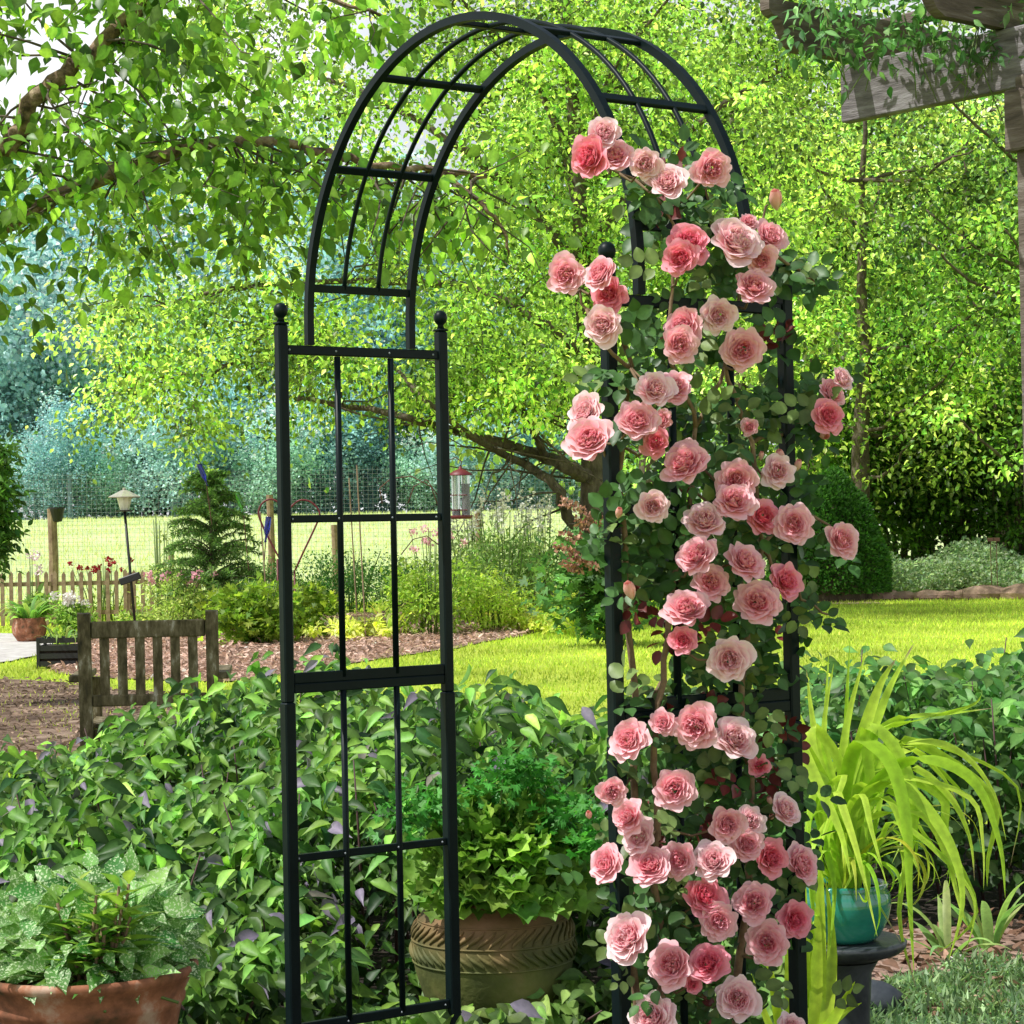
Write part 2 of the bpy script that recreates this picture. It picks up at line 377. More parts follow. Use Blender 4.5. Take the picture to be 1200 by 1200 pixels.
M['dirt'] = surf('bare_ground', [(.3, (.05, .035, .025)), (.5, (.16, .11, .08)), (.68, (.36, .27, .2)), (.72, (.14, .2, .04))], scale=2.5, rough=.95, bump=.8, bscale=22, bdist=.03, detail=10, spec=.1)
M['mulch'] = surf('bark_mulch', [(.3, (.14, .085, .065)), (.5, (.34, .23, .18)), (.75, (.58, .44, .37))], scale=7, rough=.95, bump=1, bscale=20, bdist=.05, detail=10, spec=.1)
M['gravel'] = surf('pale_path', [(.3, (.35, .32, .30)), (.7, (.62, .60, .58))], scale=5, rough=.95, bump=.5, bscale=40)
sheet('ground', [(-600, -60), (600, -60), (600, 900), (-600, 900)], 0, M['lawn'])
def fz(x, y):
    t = np.clip((np.asarray(y, float)-44)/62, 0, 1); w = np.clip((10-np.asarray(x, float))/6, 0, 1); return .004+2.15*(t*t*(3-2*t)*.35+t*.65)*w
mb = MB(); gx = np.concatenate([np.linspace(-300, -60, 7), np.linspace(-50, 20, 36), [60, 300]]); gy = np.concatenate([np.linspace(41, 120, 33), [160, 300, 800]])
vs = [(x, y, float(fz(x, y))) for y in gy for x in gx]; nx = len(gx); mb.add(vs, [(j*nx+i, j*nx+i+1, (j+1)*nx+i+1, (j+1)*nx+i) for j in range(len(gy)-1) for i in range(nx-1)])
tag(mb.build('field', M['field'], None, True), kind='structure')
near_soil = smooth_loop([(-4, 3), (4, 3), (4.2, 7), (3.4, 9.3), (.3, 9.2), (-.9, 9.6), (-2.2, 10), (-4, 8.8)], 5, .03)
sheet('soil_bed', near_soil, .004, M['soil'])
lp = [G(*q)[:2] for q in ((-250, 900), (0, 893), (110, 888), (250, 868), (320, 838), (230, 820), (120, 806), (0, 796), (-250, 792))]
sheet('bare_ground', smooth_loop(lp, 6, .06), .008, M['dirt'])
mul = [G(60, 786)[:2], G(240, 800)[:2], G(330, 792)[:2], G(430, 776)[:2], G(540, 758)[:2], G(620, 744)[:2], G(630, 737)[:2], G(560, 724)[:2], G(420, 722)[:2], G(300, 728)[:2], G(180, 735)[:2], G(110, 748)[:2]]
sheet('mulch_bed', smooth_loop(mul, 6, .05), .012, M['mulch'])
sheet('path', smooth_loop([G(-260, 790)[:2], G(-60, 784)[:2], G(40, 770)[:2], G(62, 756)[:2], G(45, 746)[:2], G(-60, 742)[:2], G(-260, 745)[:2]], 5, .03), .016, M['gravel'])
mr = [(.85, 5.7), (2.9, 5.6), (3.0, 7.3), (2.2, 7.4), (1.4, 7.0), (.85, 6.9)]
sheet('leaf_litter_bed', smooth_loop(mr, 6, .03), .010, M['mulch'])

def chips(name, poly, z, n, size, cols2, label, mat=None):
    poly = np.array(poly); lo, hi = poly.min(0), poly.max(0); q = rng.random((n*3, 2))*(hi-lo)+lo; q = q[inpoly(q[:, 0], q[:, 1], [tuple(p) for p in poly])][:n]; k = len(q)
    pos = np.c_[q, np.full(k, z)+rng.random(k)*size*.5]; d = rv(k); d[:, 2] *= .35; nn = rv(k)*.6+np.array([0, 0, 1])
    c = tint(k, cols2[0], .35, .05, cols2[1])
    o = scatter(name, T_small2(.45, .1), pos, d, nn, size*rng.uniform(.5, 1.5, k), c, mat or M['fuzz']); return tag(o, label, 'ground cover', kind='stuff')
chips('mulch_chips', smooth_loop(mul, 6), .02, 22000, .065, ((.70, .52, .44), (.34, .22, .17)), 'pinkish brown bark mulch chips in the far flower bed')
chips('fallen_leaves', smooth_loop(mr, 6), .015, 1500, .055, ((.42, .27, .2), (.16, .09, .06)), 'brown fallen leaves on the ground before the right hedge')
chips('bench_litter', smooth_loop(lp, 6), .012, 4500, .045, ((.35, .26, .2), (.12, .09, .06)), 'scattered dry litter on bare ground beside the bench')

# lawn blades
def lawn(name, x0, x1, y0, y1, n, L, c, c2, label):
    x = rng.uniform(x0, x1, n); y = y0+(y1-y0)*rng.random(n)**1.3
    keep = ~inpoly(x, y, [tuple(p) for p in smooth_loop(mul, 4)]) & ~inpoly(x, y, [tuple(p) for p in near_soil]) & ~(inpoly(x, y, [tuple(p) for p in smooth_loop(lp, 4)]) & (rng.random(n) < .85))
    pt_ = smooth_loop([G(-260, 790)[:2], G(-60, 784)[:2], G(40, 770)[:2], G(62, 756)[:2], G(45, 746)[:2], G(-60, 742)[:2], G(-260, 745)[:2]], 5); keep &= ~inpoly(x, y, [tuple(p) for p in pt_])
    x, y = x[keep], y[keep]; n = len(x); pos = np.c_[x, y, np.zeros(n)]; d = rv(n)*.55+np.array([0, 0, 1]); shade_patch = np.sin(x*1.3+np.sin(y*.7)*2)*np.sin(y*.9+x*.4)
    cc = tint(n, c, .18, .15, c2)*(1+.38*shade_patch)[:, None]  # uneven patches: natural variation plus tree shade painted into the blade colours
    s = L*rng.uniform(.5, 1.3, n)*(1+.02*(y-y0))
    return tag(scatter(name, T_needle(.16), pos, d, rv(n), s, cc, M['leaf']), label, 'grass', kind='stuff')
lawn('lawn_grass', -8, 9, 9.2, 40, 200000, .034, (.32, .50, .06), (.60, .72, .14), 'short bright yellow green lawn grass')
n = 40000
x = rng.uniform(-22, 6, n); y = 41+80*rng.random(n)**1.5; d = rv(n)*.4+np.array([0, 0, 1.])
tag(scatter('meadow_grass', T_needle(.12), np.c_[x, y, fz(x, y)-.01], d, rv(n), .13*rng.uniform(.5, 1.4, n), tint(n, (.52, .64, .26), .15, .2, (.72, .80, .48)), M['leaf']), 'tall pale meadow grass beyond the wire fence', 'grass', kind='stuff')

# ------------------------------------------------------------------ the arch
AC = np.array([4.326, -2.4802, -.4069]); YAW = -.9492; AD, AS, AW = .425, .375, 1.17
ar = np.array([math.cos(YAW), -math.sin(YAW)]); af = np.array([math.sin(YAW), math.cos(YAW)])
def A(u, v, z):
    d = np.array([u, v])-AC[:2]; return np.array([d@ar, d@af, z-AC[2]+CH])
eu = A(1, 0, 0)-A(0, 0, 0); ev = A(0, 1, 0)-A(0, 0, 0); ez = np.array([0, 0, 1.])
Z0 = CH-AC[2]
arch = empty('garden_arch', tuple(A(AW/2, AD/2, -Z0)), 'tall dark green metal garden arch with lattice sides, roses climbing its right leg', 'garden arch')
met = M['metal']
for u in (0, AW):
    for v in (0, AD):
        mb = MB(); zt = .055; zm = -2*AS
        mb.box(A(u, v, (zt+zm-.03)/2+0), (.0245, .0245, zt-zm+.03), (eu, ev, ez), .003)
        mb.box(A(u, v, (zm-.03-Z0-.1)/2), (.0275, .0275, Z0+.1+zm-.03), (eu, ev, ez), .003)
        mb.box(A(u, v, zt+.003), (.028, .028, .005), (eu, ev, ez), .002)
        p = mb.build('post', met, arch)
        fb = MB(); fb.lathe(A(u, v, zt+.006), [(0, 0), (.009, 0), (.007, .008), (.008, .010), (.014, .016), (.0165, .025), (.014, .035), (.008, .041), (0, .043)], 20); fb.build('finial', met, p, True)
    for k in range(5):
        z = -k*AS; th = .028 if k != 2 else .04
        mb = MB(); mb.box(A(u, AD/2, z), (.014 if k != 2 else .020, AD-.026, .017 if k in (1, 3) else .021), (eu, ev, ez), .002)
        if k == 2: mb.box(A(u, AD/2, z+.0225), (.018, AD-.026, .024), (eu, ev, ez), .002)
        r_ = mb.build('rung', met, arch)
        bo = MB()
        for v in (.022, AD/3, 2*AD/3, AD-.022): bo.ball(A(u-.011 if False else u, v, z)+(-ev*.0 - eu*.0)+np.array([0, 0, .0])+(-np.array([0, 1, 0])*.009), .0026, 8)
        split_build(bo, 'bolt', M['darkwire'], r_)
    for j in (1, 2):
        mb = MB(); mb.tube([A(u+.003, j*AD/3, -.012), A(u+.003, j*AD/3, -2*AS+.02)], .0075, 10); mb.tube([A(u+.003, j*AD/3, -2*AS-.01), A(u+.003, j*AD/3, -4*AS)], .0075, 10); mb.build('upright_bar', met, arch, True)
h0, h1 = .1695*AD, .8027*AD; HT = .6205; LEG = .06
def hoop(v, a):
    # a 0..1 along half ellipse from u=0 to u=AW
    an = PI*(1-a); b = HT-LEG
    return A(AW/2+AW/2*math.cos(an), v, LEG+b*math.sin(an))
for v in (h0, h1):
    mb = MB(); pts = [A(0, v, .012), A(0, v, LEG*.6)]+[hoop(v, i/56) for i in range(57)]+[A(AW, v, LEG*.6), A(AW, v, .012)]
    mb.rect_tube(pts, .0165, .0165, ev); mb.build('hoop', met, arch)
for j in (1, 2):
    v = h0+(h1-h0)*j/3; mb = MB(); mb.tube([hoop(v, .045+.91*i/50) for i in range(51)], .0055, 8); mb.build('hoop_rod', met, arch, True)
for a in (.045, .20, .345, .5, .655, .80, .955):
    c = (hoop(h0, a)+hoop(h1, a))/2; t = hoop(h0, a+.01)-hoop(h0, a-.01); t /= np.linalg.norm(t); nn = np.cross(t, ev)
    mb = MB(); mb.box(c, (.018, h1-h0-.016, .010), (t, ev, nn), .002); mb.build('crossbar', met, arch)

# ------------------------------------------------------------------ climbing rose
def rose_mesh(seed, tone):
    r = np.random.default_rng(seed); V = []; F = []; C = []
    deep = np.array({'pale': (.96, .26, .36), 'mid': (.95, .15, .27), 'deep': (.86, .06, .16)}[tone]); edge = np.array({'pale': (1, .82, .84), 'mid': (1, .64, .70), 'deep': (1, .36, .48)}[tone])
    cream = np.array((.96, .88, .85)); NP = 64; na, nb = 9, 5
    cs = [(r.normal(0, .10), r.normal(0, .10)) for _ in range(3)]
    for i in range(NP):
        q = i/(NP-1); outer = q > .66; inner = q < .45
        if inner:
            ca_, cr_ = r.uniform(0, 6.28), .34*math.sqrt(r.random()); cx, cy = cr_*math.cos(ca_), cr_*math.sin(ca_); ang = ca_+r.choice([0, PI])+r.normal(0, .8)
            L = r.uniform(.30, .46); th0 = r.uniform(-.2, .35); th1 = r.uniform(-.5, .5); rb = r.uniform(.02, .10); ww = r.uniform(.14, .26); zb = r.uniform(-.05, .10)-.35*cr_; rf = .085
        else:
            g = (q-.45)/.55; ang = i*2.39996+r.normal(0, .25); cx = cy = 0
            L = (.50+.42*g)*r.uniform(.92, 1.08); th0 = .55+.75*g+r.normal(0, .08); th1 = -.2+1.2*g**1.4+r.normal(0, .15); rb = .16+.10*g; ww = (.34+.34*g)*r.uniform(.85, 1.15); zb = -.12-.26*g; rf = .05+.035*g
        base = len(V); ph = r.uniform(0, 6)
        lim = np.clip(th1, -1, 1.75)
        for b in range(nb):
            t = b/(nb-1); rho = rb; z = zb
            for k in range(8):
                th = th0+(lim-th0)*(t*k/8); rho += math.sin(th)*L*t/8; z += math.cos(th)*L*t/8
            if t > .8 and q > .45: z -= .05*q; rho += .03
            for a in range(na):
                s = -1+2*a/(na-1); w = ww*math.sin(min(1, .42+t*.85)*PI/2)
                phi = s*w/max(rho, .07) if rho > .07 else s*w/.07; phi = max(-2.2, min(2.2, phi))
                rr = rho+rf*t*math.sin(ph+s*3.2)-.07*L*t**4*math.exp(-(s/.28)**2)-.16*L*t**3*max(0, (abs(s)-.55)/.45)**2; zz = z+rf*t*math.cos(ph*1.7+s*4)-.05*t*s*s
                V.append((cx+rr*math.cos(ang+phi), cy+rr*math.sin(ang+phi), zz))
                m = np.clip(t*.95+.1*abs(s)+.0, 0, 1)**1.45; m = m*(.88+.12*q)
                c = deep*(1-m)+edge*m
                if outer: c = c*.55+edge*.25+cream*.20
                C.append(tuple(np.clip(c*r.uniform(.95, 1.04), 0, 1)))
        for b in range(nb-1):
            for a in range(na-1): k = base+b*na+a; F.append((k, k+1, k+na+1, k+na))
    V = np.array(V); R9 = np.percentile(np.hypot(V[:, 0], V[:, 1]), 96); V /= R9; V[:, 2] *= .8
    me = bpy.data.meshes.new('rose_bloom'); me.from_pydata(V.tolist(), [], F); me.update(); me.polygons.foreach_set('use_smooth', [True]*len(F))
    ca = me.color_attributes.new('Col', 'FLOAT_COLOR', 'POINT'); X = np.ones((len(C), 4), np.float32); X[:, :3] = C; ca.data.foreach_set('color', X.ravel()); me.materials.append(M['petal']); return me
RM = {t: [rose_mesh(i*10+j, t) for j in range(4)] for i, t in enumerate(('pale', 'mid', 'deep'))}
def bud_mesh():
    V = []; F = []; C = []; r = np.random.default_rng(5)
    for i in range(9):
        ang = i*2.4; base = len(V)
        for b in range(6):
            t = b/5; rho = .08+.5*math.sin(PI*min(1, t*.8))*(.6+.05*i); z = -1+1.9*t
            for a in range(5):
                s = -1+a/2; V.append((rho*math.cos(ang+s*.8), rho*math.sin(ang+s*.8), z-.2*t*s*s)); m = t*.6; C.append(tuple(np.array((.93, .82, .62))*(1-m)+np.array((.88, .25, .32))*m))
        for b in range(5):
            for a in range(4): k = base+b*5+a; F.append((k, k+1, k+6, k+5))
    me = bpy.data.meshes.new('rose_bud'); me.from_pydata(V, [], F); me.update(); me.polygons.foreach_set('use_smooth', [True]*len(F))
    ca = me.color_attributes.new('Col', 'FLOAT_COLOR', 'POINT'); X = np.ones((len(C), 4), np.float32); X[:, :3] = C; ca.data.foreach_set('color', X.ravel()); me.materials.append(M['petal']); return me
BM = bud_mesh()
def panelY(px):   # depth of the right lattice at image column px
    t = min(1.25, max(-.35, (px-712)/213)); return float(A(AW, t*AD, 0)[1])
rose = empty('climbing_rose', tuple(A(AW, AD/2, -Z0)), 'climbing rose covered in full pink blooms, trained up the right leg of the arch', 'climbing rose')
RL = """708,155,18,p 690,184,24,d 720,181,20,m 756,192,18,p 782,212,22,p 834,198,22,m 808,284,23,d 797,302,19,d 864,282,28,p 904,277,21,m 893,305,17,m 878,259,11,m
884,335,23,m 663,321,22,m 702,320,20,m 713,344,20,d 706,381,21,p 843,370,20,p 800,381,22,m 797,404,21,m 871,410,23,m 768,455,21,p 790,453,20,m 685,482,22,p 690,514,25,m 748,492,23,m 775,492,13,m 768,518,16,d
802,541,26,m 988,443,15,p 976,460,17,m 971,487,18,d 878,500,10,m 912,552,18,p 862,562,22,m 861,587,23,m 765,594,18,p 826,609,24,p 895,605,21,d 931,614,22,m 988,633,21,m 816,650,23,m
833,682,21,m 874,657,23,m 922,681,21,d 887,705,25,m 805,712,24,m 800,750,16,d 855,773,24,p 736,866,22,m 776,847,15,m 815,851,25,m 862,865,25,p 890,898,12,d 790,925,23,m 717,928,16,m 735,957,20,m 748,980,19,p
709,1012,21,m 761,1013,23,m 794,1007,20,m 836,1008,23,p 853,967,21,m 880,963,17,p 876,990,19,m 921,948,17,p 904,1005,21,d 941,1013,22,m 827,1050,23,d 843,1080,20,m 883,1057,23,m 932,1078,21,d
734,1098,27,p 786,1130,26,m 830,1128,23,d 812,1153,11,d 898,1105,23,m 865,1170,24,p 763,1192,27,p 928,1202,15,p"""
roses = []
for k, s in enumerate(RL.split()):
    x, y, r_, t = s.split(','); x, y, r_ = float(x), float(y), float(r_)
    Y = panelY(x)-.15+random.uniform(-.035, .035)-(r_-20)*.002; roses.append((x, y, r_, Y))
    o = bpy.data.objects.new('bloom', RM[{'p': 'pale', 'm': 'mid', 'd': 'deep'}[t]][random.randint(0, 3)]); col.objects.link(o); o.parent = rose
    loc = Vector(P(x, y, Y)); o.location = loc-rose.location
    d = Vector(((x-815)/300-.12+random.uniform(-.5, .5), -1, .34+random.uniform(-.5, .45))); q = d.to_track_quat('Z', 'Y')
    o.rotation_mode = 'QUATERNION'; o.rotation_quaternion = q @ Vector((0, 0, 1)).rotation_difference(Vector((0, 0, 1))); o.rotation_quaternion = q @ Matrix.Rotation(random.uniform(0, 6.28), 3, 'Z').to_quaternion()
    s_ = r_*.92/FP*Y; o.scale = (s_*random.uniform(.93, 1.05), s_*random.uniform(.93, 1.05), s_)
for x, y, r_, dz in ((909, 234, 14, .9), (892, 534, 6, 1), (894, 557, 6, .6), (935, 545, 8, 1), (725, 601, 8, .8), (738, 692, 13, 1), (965, 508, 11, -.3), (902, 938, 6, 1), (904, 957, 6, .5), (914, 535, 10, 1), (690, 955, 7, .6)):
    Y = panelY(x)-.08; o = bpy.data.objects.new('bud', BM); col.objects.link(o); o.parent = rose; o.location = Vector(P(x, y, Y))-rose.location
    o.rotation_mode = 'QUATERNION'; o.rotation_quaternion = Vector((random.uniform(-.4, .4), -.6, dz)).to_track_quat('Z', 'Y'); s_ = r_/FP*Y; o.scale = (s_, s_, s_)
# canes
def rp(x, y, off=.0): return P(x, y, panelY(x)+off)
canes = [[(778, 1290), (776, 1150), (770, 1000), (768, 900), (774, 800), (790, 700), (805, 600), (815, 500)], [(750, 1290), (742, 1120), (746, 900), (735, 720), (728, 560), (738, 430), (715, 360)],
         [(860, 1290), (868, 1120), (880, 950), (870, 800), (890, 640), (880, 520), (850, 430)], [(815, 500), (850, 420), (870, 340), (885, 280), (900, 240)], [(815, 500), (780, 400), (790, 310), (770, 230), (710, 195)],
         [(870, 340), (830, 250), (834, 205)], [(738, 430), (700, 400), (680, 340)], [(728, 560), (700, 520)], [(890, 640), (940, 600), (985, 640)], [(880, 520), (930, 500), (975, 470)], [(885, 290), (930, 310), (955, 335)], [(742, 1120), (715, 1020)], [(890, 640), (930, 690), (970, 720)], [(775, 800), (740, 870)], [(868, 1120), (930, 1080)], [(880, 950), (920, 955)]]
mb = MB(); cpaths = []
for i, c in enumerate(canes):
    r0 = .009 if i < 3 else .0045; cpaths.append(branch(mb, [rp(x, y, -.025+(.02 if i % 2 else -.02)) for x, y in c], r0, r0*.45, 7, .004))
for (x, y, r_, Y) in roses:
    b = P(x, y, Y+.02); best = min((np.linalg.norm(np.array(p)-b), k, j) for k, c in enumerate(cpaths) for j, p in enumerate(c)); e = np.array(cpaths[best[1]][best[2]])
    mid = (b+e)/2+np.array([0, .02, -.02]); mb.tube([e, mid, b], [.003, .0025, .002], 5)
split_build(mb, 'stem', M['cane'], rose)
# sprays of leaflets
blobs = [(755, 215, 40, 22), (820, 225, 60, 30), (800, 255, 50, 20), (850, 310, 80, 40), (930, 315, 40, 25), (760, 400, 45, 40), (830, 395, 40, 35), (735, 440, 40, 40), (780, 480, 60, 40), (860, 500, 60, 35), (900, 470, 35, 35), (830, 540, 90, 40), (760, 630, 65, 45), (850, 620, 90, 60), (925, 640, 35, 50), (950, 712, 25, 18), (958, 470, 14, 26), (968, 640, 14, 14), (962, 478, 26, 42), (950, 500, 26, 36), (955, 455, 24, 30), (725, 610, 30, 30), (735, 680, 25, 25), (800, 690, 70, 50), (880, 740, 60, 50), (830, 780, 60, 50), (900, 780, 30, 40), (790, 830, 70, 50), (870, 840, 60, 50), (830, 900, 80, 60), (870, 940, 60, 50), (780, 960, 60, 50), (790, 1050, 80, 50), (880, 1040, 60, 60), (760, 1070, 50, 40), (860, 1110, 70, 60), (770, 1150, 60, 50), (830, 1190, 80, 50), (910, 930, 30, 50), (945, 320, 25, 20), (910, 400, 22, 30)]
wt = np.array([b[2]*b[3] for b in blobs], float); wt /= wt.sum()
pos = []; drs = []; nrs = []; szs = []; cls = []
for k in range(760):
    b = blobs[rng.choice(len(blobs), p=wt)]
    x, y = b[0]+rng.normal()*b[2]*.5, b[1]+rng.normal()*b[3]*.5
    if y > 1240: continue
    Y = panelY(x)+.01+rng.normal()*.05; o = P(x, y, Y); dr = rv(1)[0]; dr[1] = -abs(dr[1])*.5; dr[2] -= .15; dr /= np.linalg.norm(dr); nb_ = rv(1)[0]*.5+np.array([-.1, -.75, .55]); sd = np.cross(dr, nb_); sd /= np.linalg.norm(sd)+1e-9
    sz = .027*rng.uniform(.75, 1.3); red = rng.random() < (.28 if (730 < x < 830 and 690 < y < 800) or (880 < x < 930 and 370 < y < 430) or (860 < x < 930 and 840 < y < 920) else .03)
    base = (.13, .022, .02) if red else ((.05, .13, .03) if rng.random() < .75 else (.14, .21, .06))
    for (t, a) in ((0, 1), (0, -1), (.8, 1), (.8, -1), (1.3, 0)):
        pos.append(o+dr*sz*t+sd*a*sz*.12); drs.append(dr*(.5 if a else 1)+sd*a*.8); nrs.append(nb_+rng.normal(0, .25, 3)); szs.append(sz*rng.uniform(.85, 1.2)); cls.append(np.array(base)*rng.uniform(.65, 1.4))
scatter('foliage', T_oval(.74), np.array(pos), np.array(drs), np.array(nrs), np.array(szs), np.array(cls), M['roseleaf'], rose, True)

# ------------------------------------------------------------------ pots at the front
def plant(name, px, py, Y, label, cat, group=None): return empty(name, tuple(P(px, py, Y)), label, cat, group)
# broad terracotta pot
c = P(100, 1138, 4.2); rimz = c[2]; pot = empty('terracotta_pot', (c[0], c[1], 0), 'broad terracotta pot with rolled rim at the lower left corner', 'pot')
mb = MB(); mb.lathe((c[0], c[1], 0), [(0, 0), (.125, 0), (.135, .01), (.165, rimz-.12), (.178, rimz-.062), (.184, rimz-.056), (.185, rimz-.048), (.182, rimz-.042), (.197, rimz-.012), (.207, rimz-.004), (.210, rimz+.006), (.205, rimz+.013), (.195, rimz+.012), (.188, rimz), (.178, rimz-.05)], 72); mb.build('pot_wall', M['terra'], pot, True)
mb = MB(); mb.lathe((c[0], c[1], rimz-.045), [(.182, 0), (.1, .008), (0, .01)], 32); mb.build('soil', M['soil'], pot)
pc = c
def mound(centre, rx, rz, n, up=.35):
    d = rv(n); d[:, 2] = np.abs(d[:, 2]); r = rng.random(n)**.35; p = centre+d*r[:, None]*np.array([rx, rx, rz]); return p, d
e = empty('polka_dot_plant', tuple(pc), 'plant with white speckled green leaves spilling around the broad terracotta pot', 'potted plant')
p, d = mound(pc+np.array([0, .03, .005]), .21, .185, 760)
keep = rng.random(len(p)) > .55*np.exp(-((p[:, 0]-pc[0]-.02)/.07)**2)*(p[:, 1] < pc[1]+.05); p, d = p[keep], d[keep]; n = len(p)
dd = d*[1, 1, .5]+rv(n)*.6; dd[:, 2] -= .2; scatter('foliage', T_leaf(.62, .10, .2), p, dd, rv(n)*.4+np.array([-.1, -.75, .65]), .052*rng.uniform(.55, 1.35, n), tint(n, (.06, .22, .05), .2, .12, (.24, .46, .14)), M['spot'], e, True)
mb = MB()
for i in range(0, n, 6): mb.tube([pc+np.array([rng.normal()*.06, rng.normal()*.06, -.04]), (p[i]+pc)/2+np.array([0, 0, -.01]), p[i]], [.003, .0025, .0015], 5)
split_build(mb, 'stem', M['greenstem'], e)
e = empty('balsam_plant', tuple(pc+np.array([.02, -.05, 0])), 'upright plant with long pointed yellow green leaves in the middle of the broad terracotta pot', 'potted plant')
mb = MB(); pos = []; drs = []; nrs = []; szs = []; cc = []
for k in range(22):
    a = random.uniform(0, 6.28); b = pc+np.array([.03+math.cos(a)*.03, -.08+math.sin(a)*.03, -.04]); top = pc+np.array([.03+math.cos(a)*.10*random.random()+.02, -.08+math.sin(a)*.07, random.uniform(.05, .19)])
    mb.tube([b, (b+top)/2+np.array([.005, 0, .01]), top], [.005, .004, .003], 6)
    for j in range(11):
        f = .45+.55*j/10; a2 = j*2.4+a; o = np.array([math.cos(a2), math.sin(a2), .25+.7*f*f-.3*random.random()]); pos.append(b+(top-b)*f); drs.append(o); nrs.append(np.array([0, 0, 1])+rng.normal(0, .25, 3)); szs.append(random.uniform(.06, .10)*(1.15-.35*f)); g = random.random()*f; cc.append(np.array((.10, .27, .05))*(1-g)+np.array((.34, .46, .08))*g)
split_build(mb, 'stem', M['cane'], e); scatter('foliage', T_leaf(.30, .06, .22), np.array(pos), np.array(drs), np.array(nrs), np.array(szs), np.array(cc), M['nearleaf'], e, True)

# relief urn
m, nt, out = newmat('mossy_relief_clay'); L = nt.links.new
tc = N(nt, 'ShaderNodeTexCoord'); sx = N(nt, 'ShaderNodeSeparateXYZ'); L(tc.outputs['Object'], sx.inputs[0])
nz = N(nt, 'ShaderNodeTexNoise'); nz.inputs['Scale'].default_value = 7; nz.inputs['Detail'].default_value = 8; L(tc.outputs['Object'], nz.inputs['Vector'])
r1 = ramp(nt, [(.3, (.08, .04, .02)), (.55, (.25, .105, .055)), (.8, (.38, .19, .11))]); L(nz.outputs['Fac'], r1.inputs[0])
r2 = ramp(nt, [(.3, (.04, .055, .015)), (.55, (.13, .14, .035)), (.75, (.24, .20, .08))]); L(nz.outputs['Fac'], r2.inputs[0])
ad = N(nt, 'ShaderNodeMath', operation='MULTIPLY_ADD'); L(nz.outputs['Fac'], ad.inputs[0]); ad.inputs[1].default_value = .25; L(sx.outputs['Z'], ad.inputs[2])
mr_ = N(nt, 'ShaderNodeMapRange'); L(ad.outputs[0], mr_.inputs[0]); mr_.inputs[1].default_value = .30; mr_.inputs[2].default_value = .50
mx = N(nt, 'ShaderNodeMix', data_type='RGBA'); L(mr_.outputs[0], mx.inputs['Factor']); L(r2.outputs[0], mx.inputs[6]); L(r1.outputs[0], mx.inputs[7])
b = N(nt, 'ShaderNodeBsdfPrincipled'); b.inputs['Roughness'].default_value = .75; L(mx.outputs[2], b.inputs['Base Color'])
bp = N(nt, 'ShaderNodeBump'); bp.inputs['Strength'].default_value = .4; bp.inputs['Distance'].default_value = .005; n3 = N(nt, 'ShaderNodeTexNoise'); n3.inputs['Scale'].default_value = 60; L(tc.outputs['Object'], n3.inputs['Vector']); L(n3.outputs['Fac'], bp.inputs['Height']); L(bp.outputs[0], b.inputs['Normal']); L(b.outputs[0], out.inputs[0]); M['relief'] = m
c = P(577, 1050, 5.75); ux, uy = c[0], c[1]; ut = c[2]; urn = empty('relief_urn', (ux, uy, 0), 'round bellied mossy clay urn with two carved bands of leaves, behind the arch', 'urn')
prof = [(0, 0), (.13, 0), (.15, .02), (.178, .08), (.2, .15), (.209, .20), (.206, .24), (.198, .27), (.183, ut-.04), (.172, ut-.025), (.168, ut-.018), (.178, ut-.008), (.182, ut), (.176, ut+.006), (.165, ut), (.160, ut-.03)]
mb = MB(); mb.lathe((0, 0, 0), prof, 72); w = mb.build('urn_wall', M['relief'], None, True); w.parent = urn
def urad(z):
    for (r0, z0), (r1, z1) in zip(prof[2:], prof[3:]):
        if z0 <= z <= z1 and z1 > z0: return r0+(r1-r0)*(z-z0)/(z1-z0)
    return .17
mb = MB()
zb = ut-.05
for z in (zb-.002, zb-.052, zb-.107):
    mb.tube([np.array([(urad(z)+.001)*math.cos(a), (urad(z)+.001)*math.sin(a), z]) for a in np.linspace(0, 2*PI, 72, endpoint=False)], .0028, 6, closed=True)
for row, (zz, sgn) in enumerate(((zb-.027, 1), (zb-.08, -1))):
    for k in range(46):
        a = 2*PI*k/46; pts = []
        for t in np.linspace(-1, 1, 7):
            z = zz+t*.020; aa = a+sgn*(t*.085+.03*math.sin(t*2)); r_ = urad(z)+.002; pts.append(np.array([r_*math.cos(aa), r_*math.sin(aa), z]))
        mb.tube(pts, [.0012, .0035, .0052, .006, .0052, .0035, .0012], 6)
o = mb.build('carved_band', M['relief'], None, True); o.parent = urn
mb = MB(); mb.lathe((0, 0, ut-.03), [(.162, 0), (.08, .008), (0, .01)], 32); o = mb.build('soil', M['soil'], None); o.parent = urn
uc = np.array([ux, uy, ut])
e = empty('scented_geranium', (ux, uy, ut), 'dense mound of ruffled round green leaves growing in the carved clay urn', 'potted plant')
p, d = mound(uc+np.array([0.02, 0, .015]), .215, .23, 950); n = len(p); p[:, 2] -= .03*(np.hypot(p[:, 0]-ux, p[:, 1]-uy) > .19)*rng.random(n)
dd = d*1.0+rv(n)*.4; dd[:, 2] -= .5; scatter('foliage', T_scallop(), p, dd, d*.7+rv(n)*.3+np.array([0, -.35, .4]), .062*rng.uniform(.6, 1.2, n), tint(n, (.10, .26, .045), .3, .15, (.24, .44, .08)), M['nearleaf'], e, True)
mb = MB()
for i in range(0, n, 5): mb.tube([uc+np.array([rng.normal()*.05, rng.normal()*.05, -.03]), (p[i]+uc)/2, p[i]], [.0035, .003, .002], 5)
split_build(mb, 'stem', M['greenstem'], e)
e = empty('parsley_plant', (ux, uy-.02, ut), 'bright green curly parsley sprigs rising from the carved clay urn', 'potted plant'); mb = MB(); cen = []
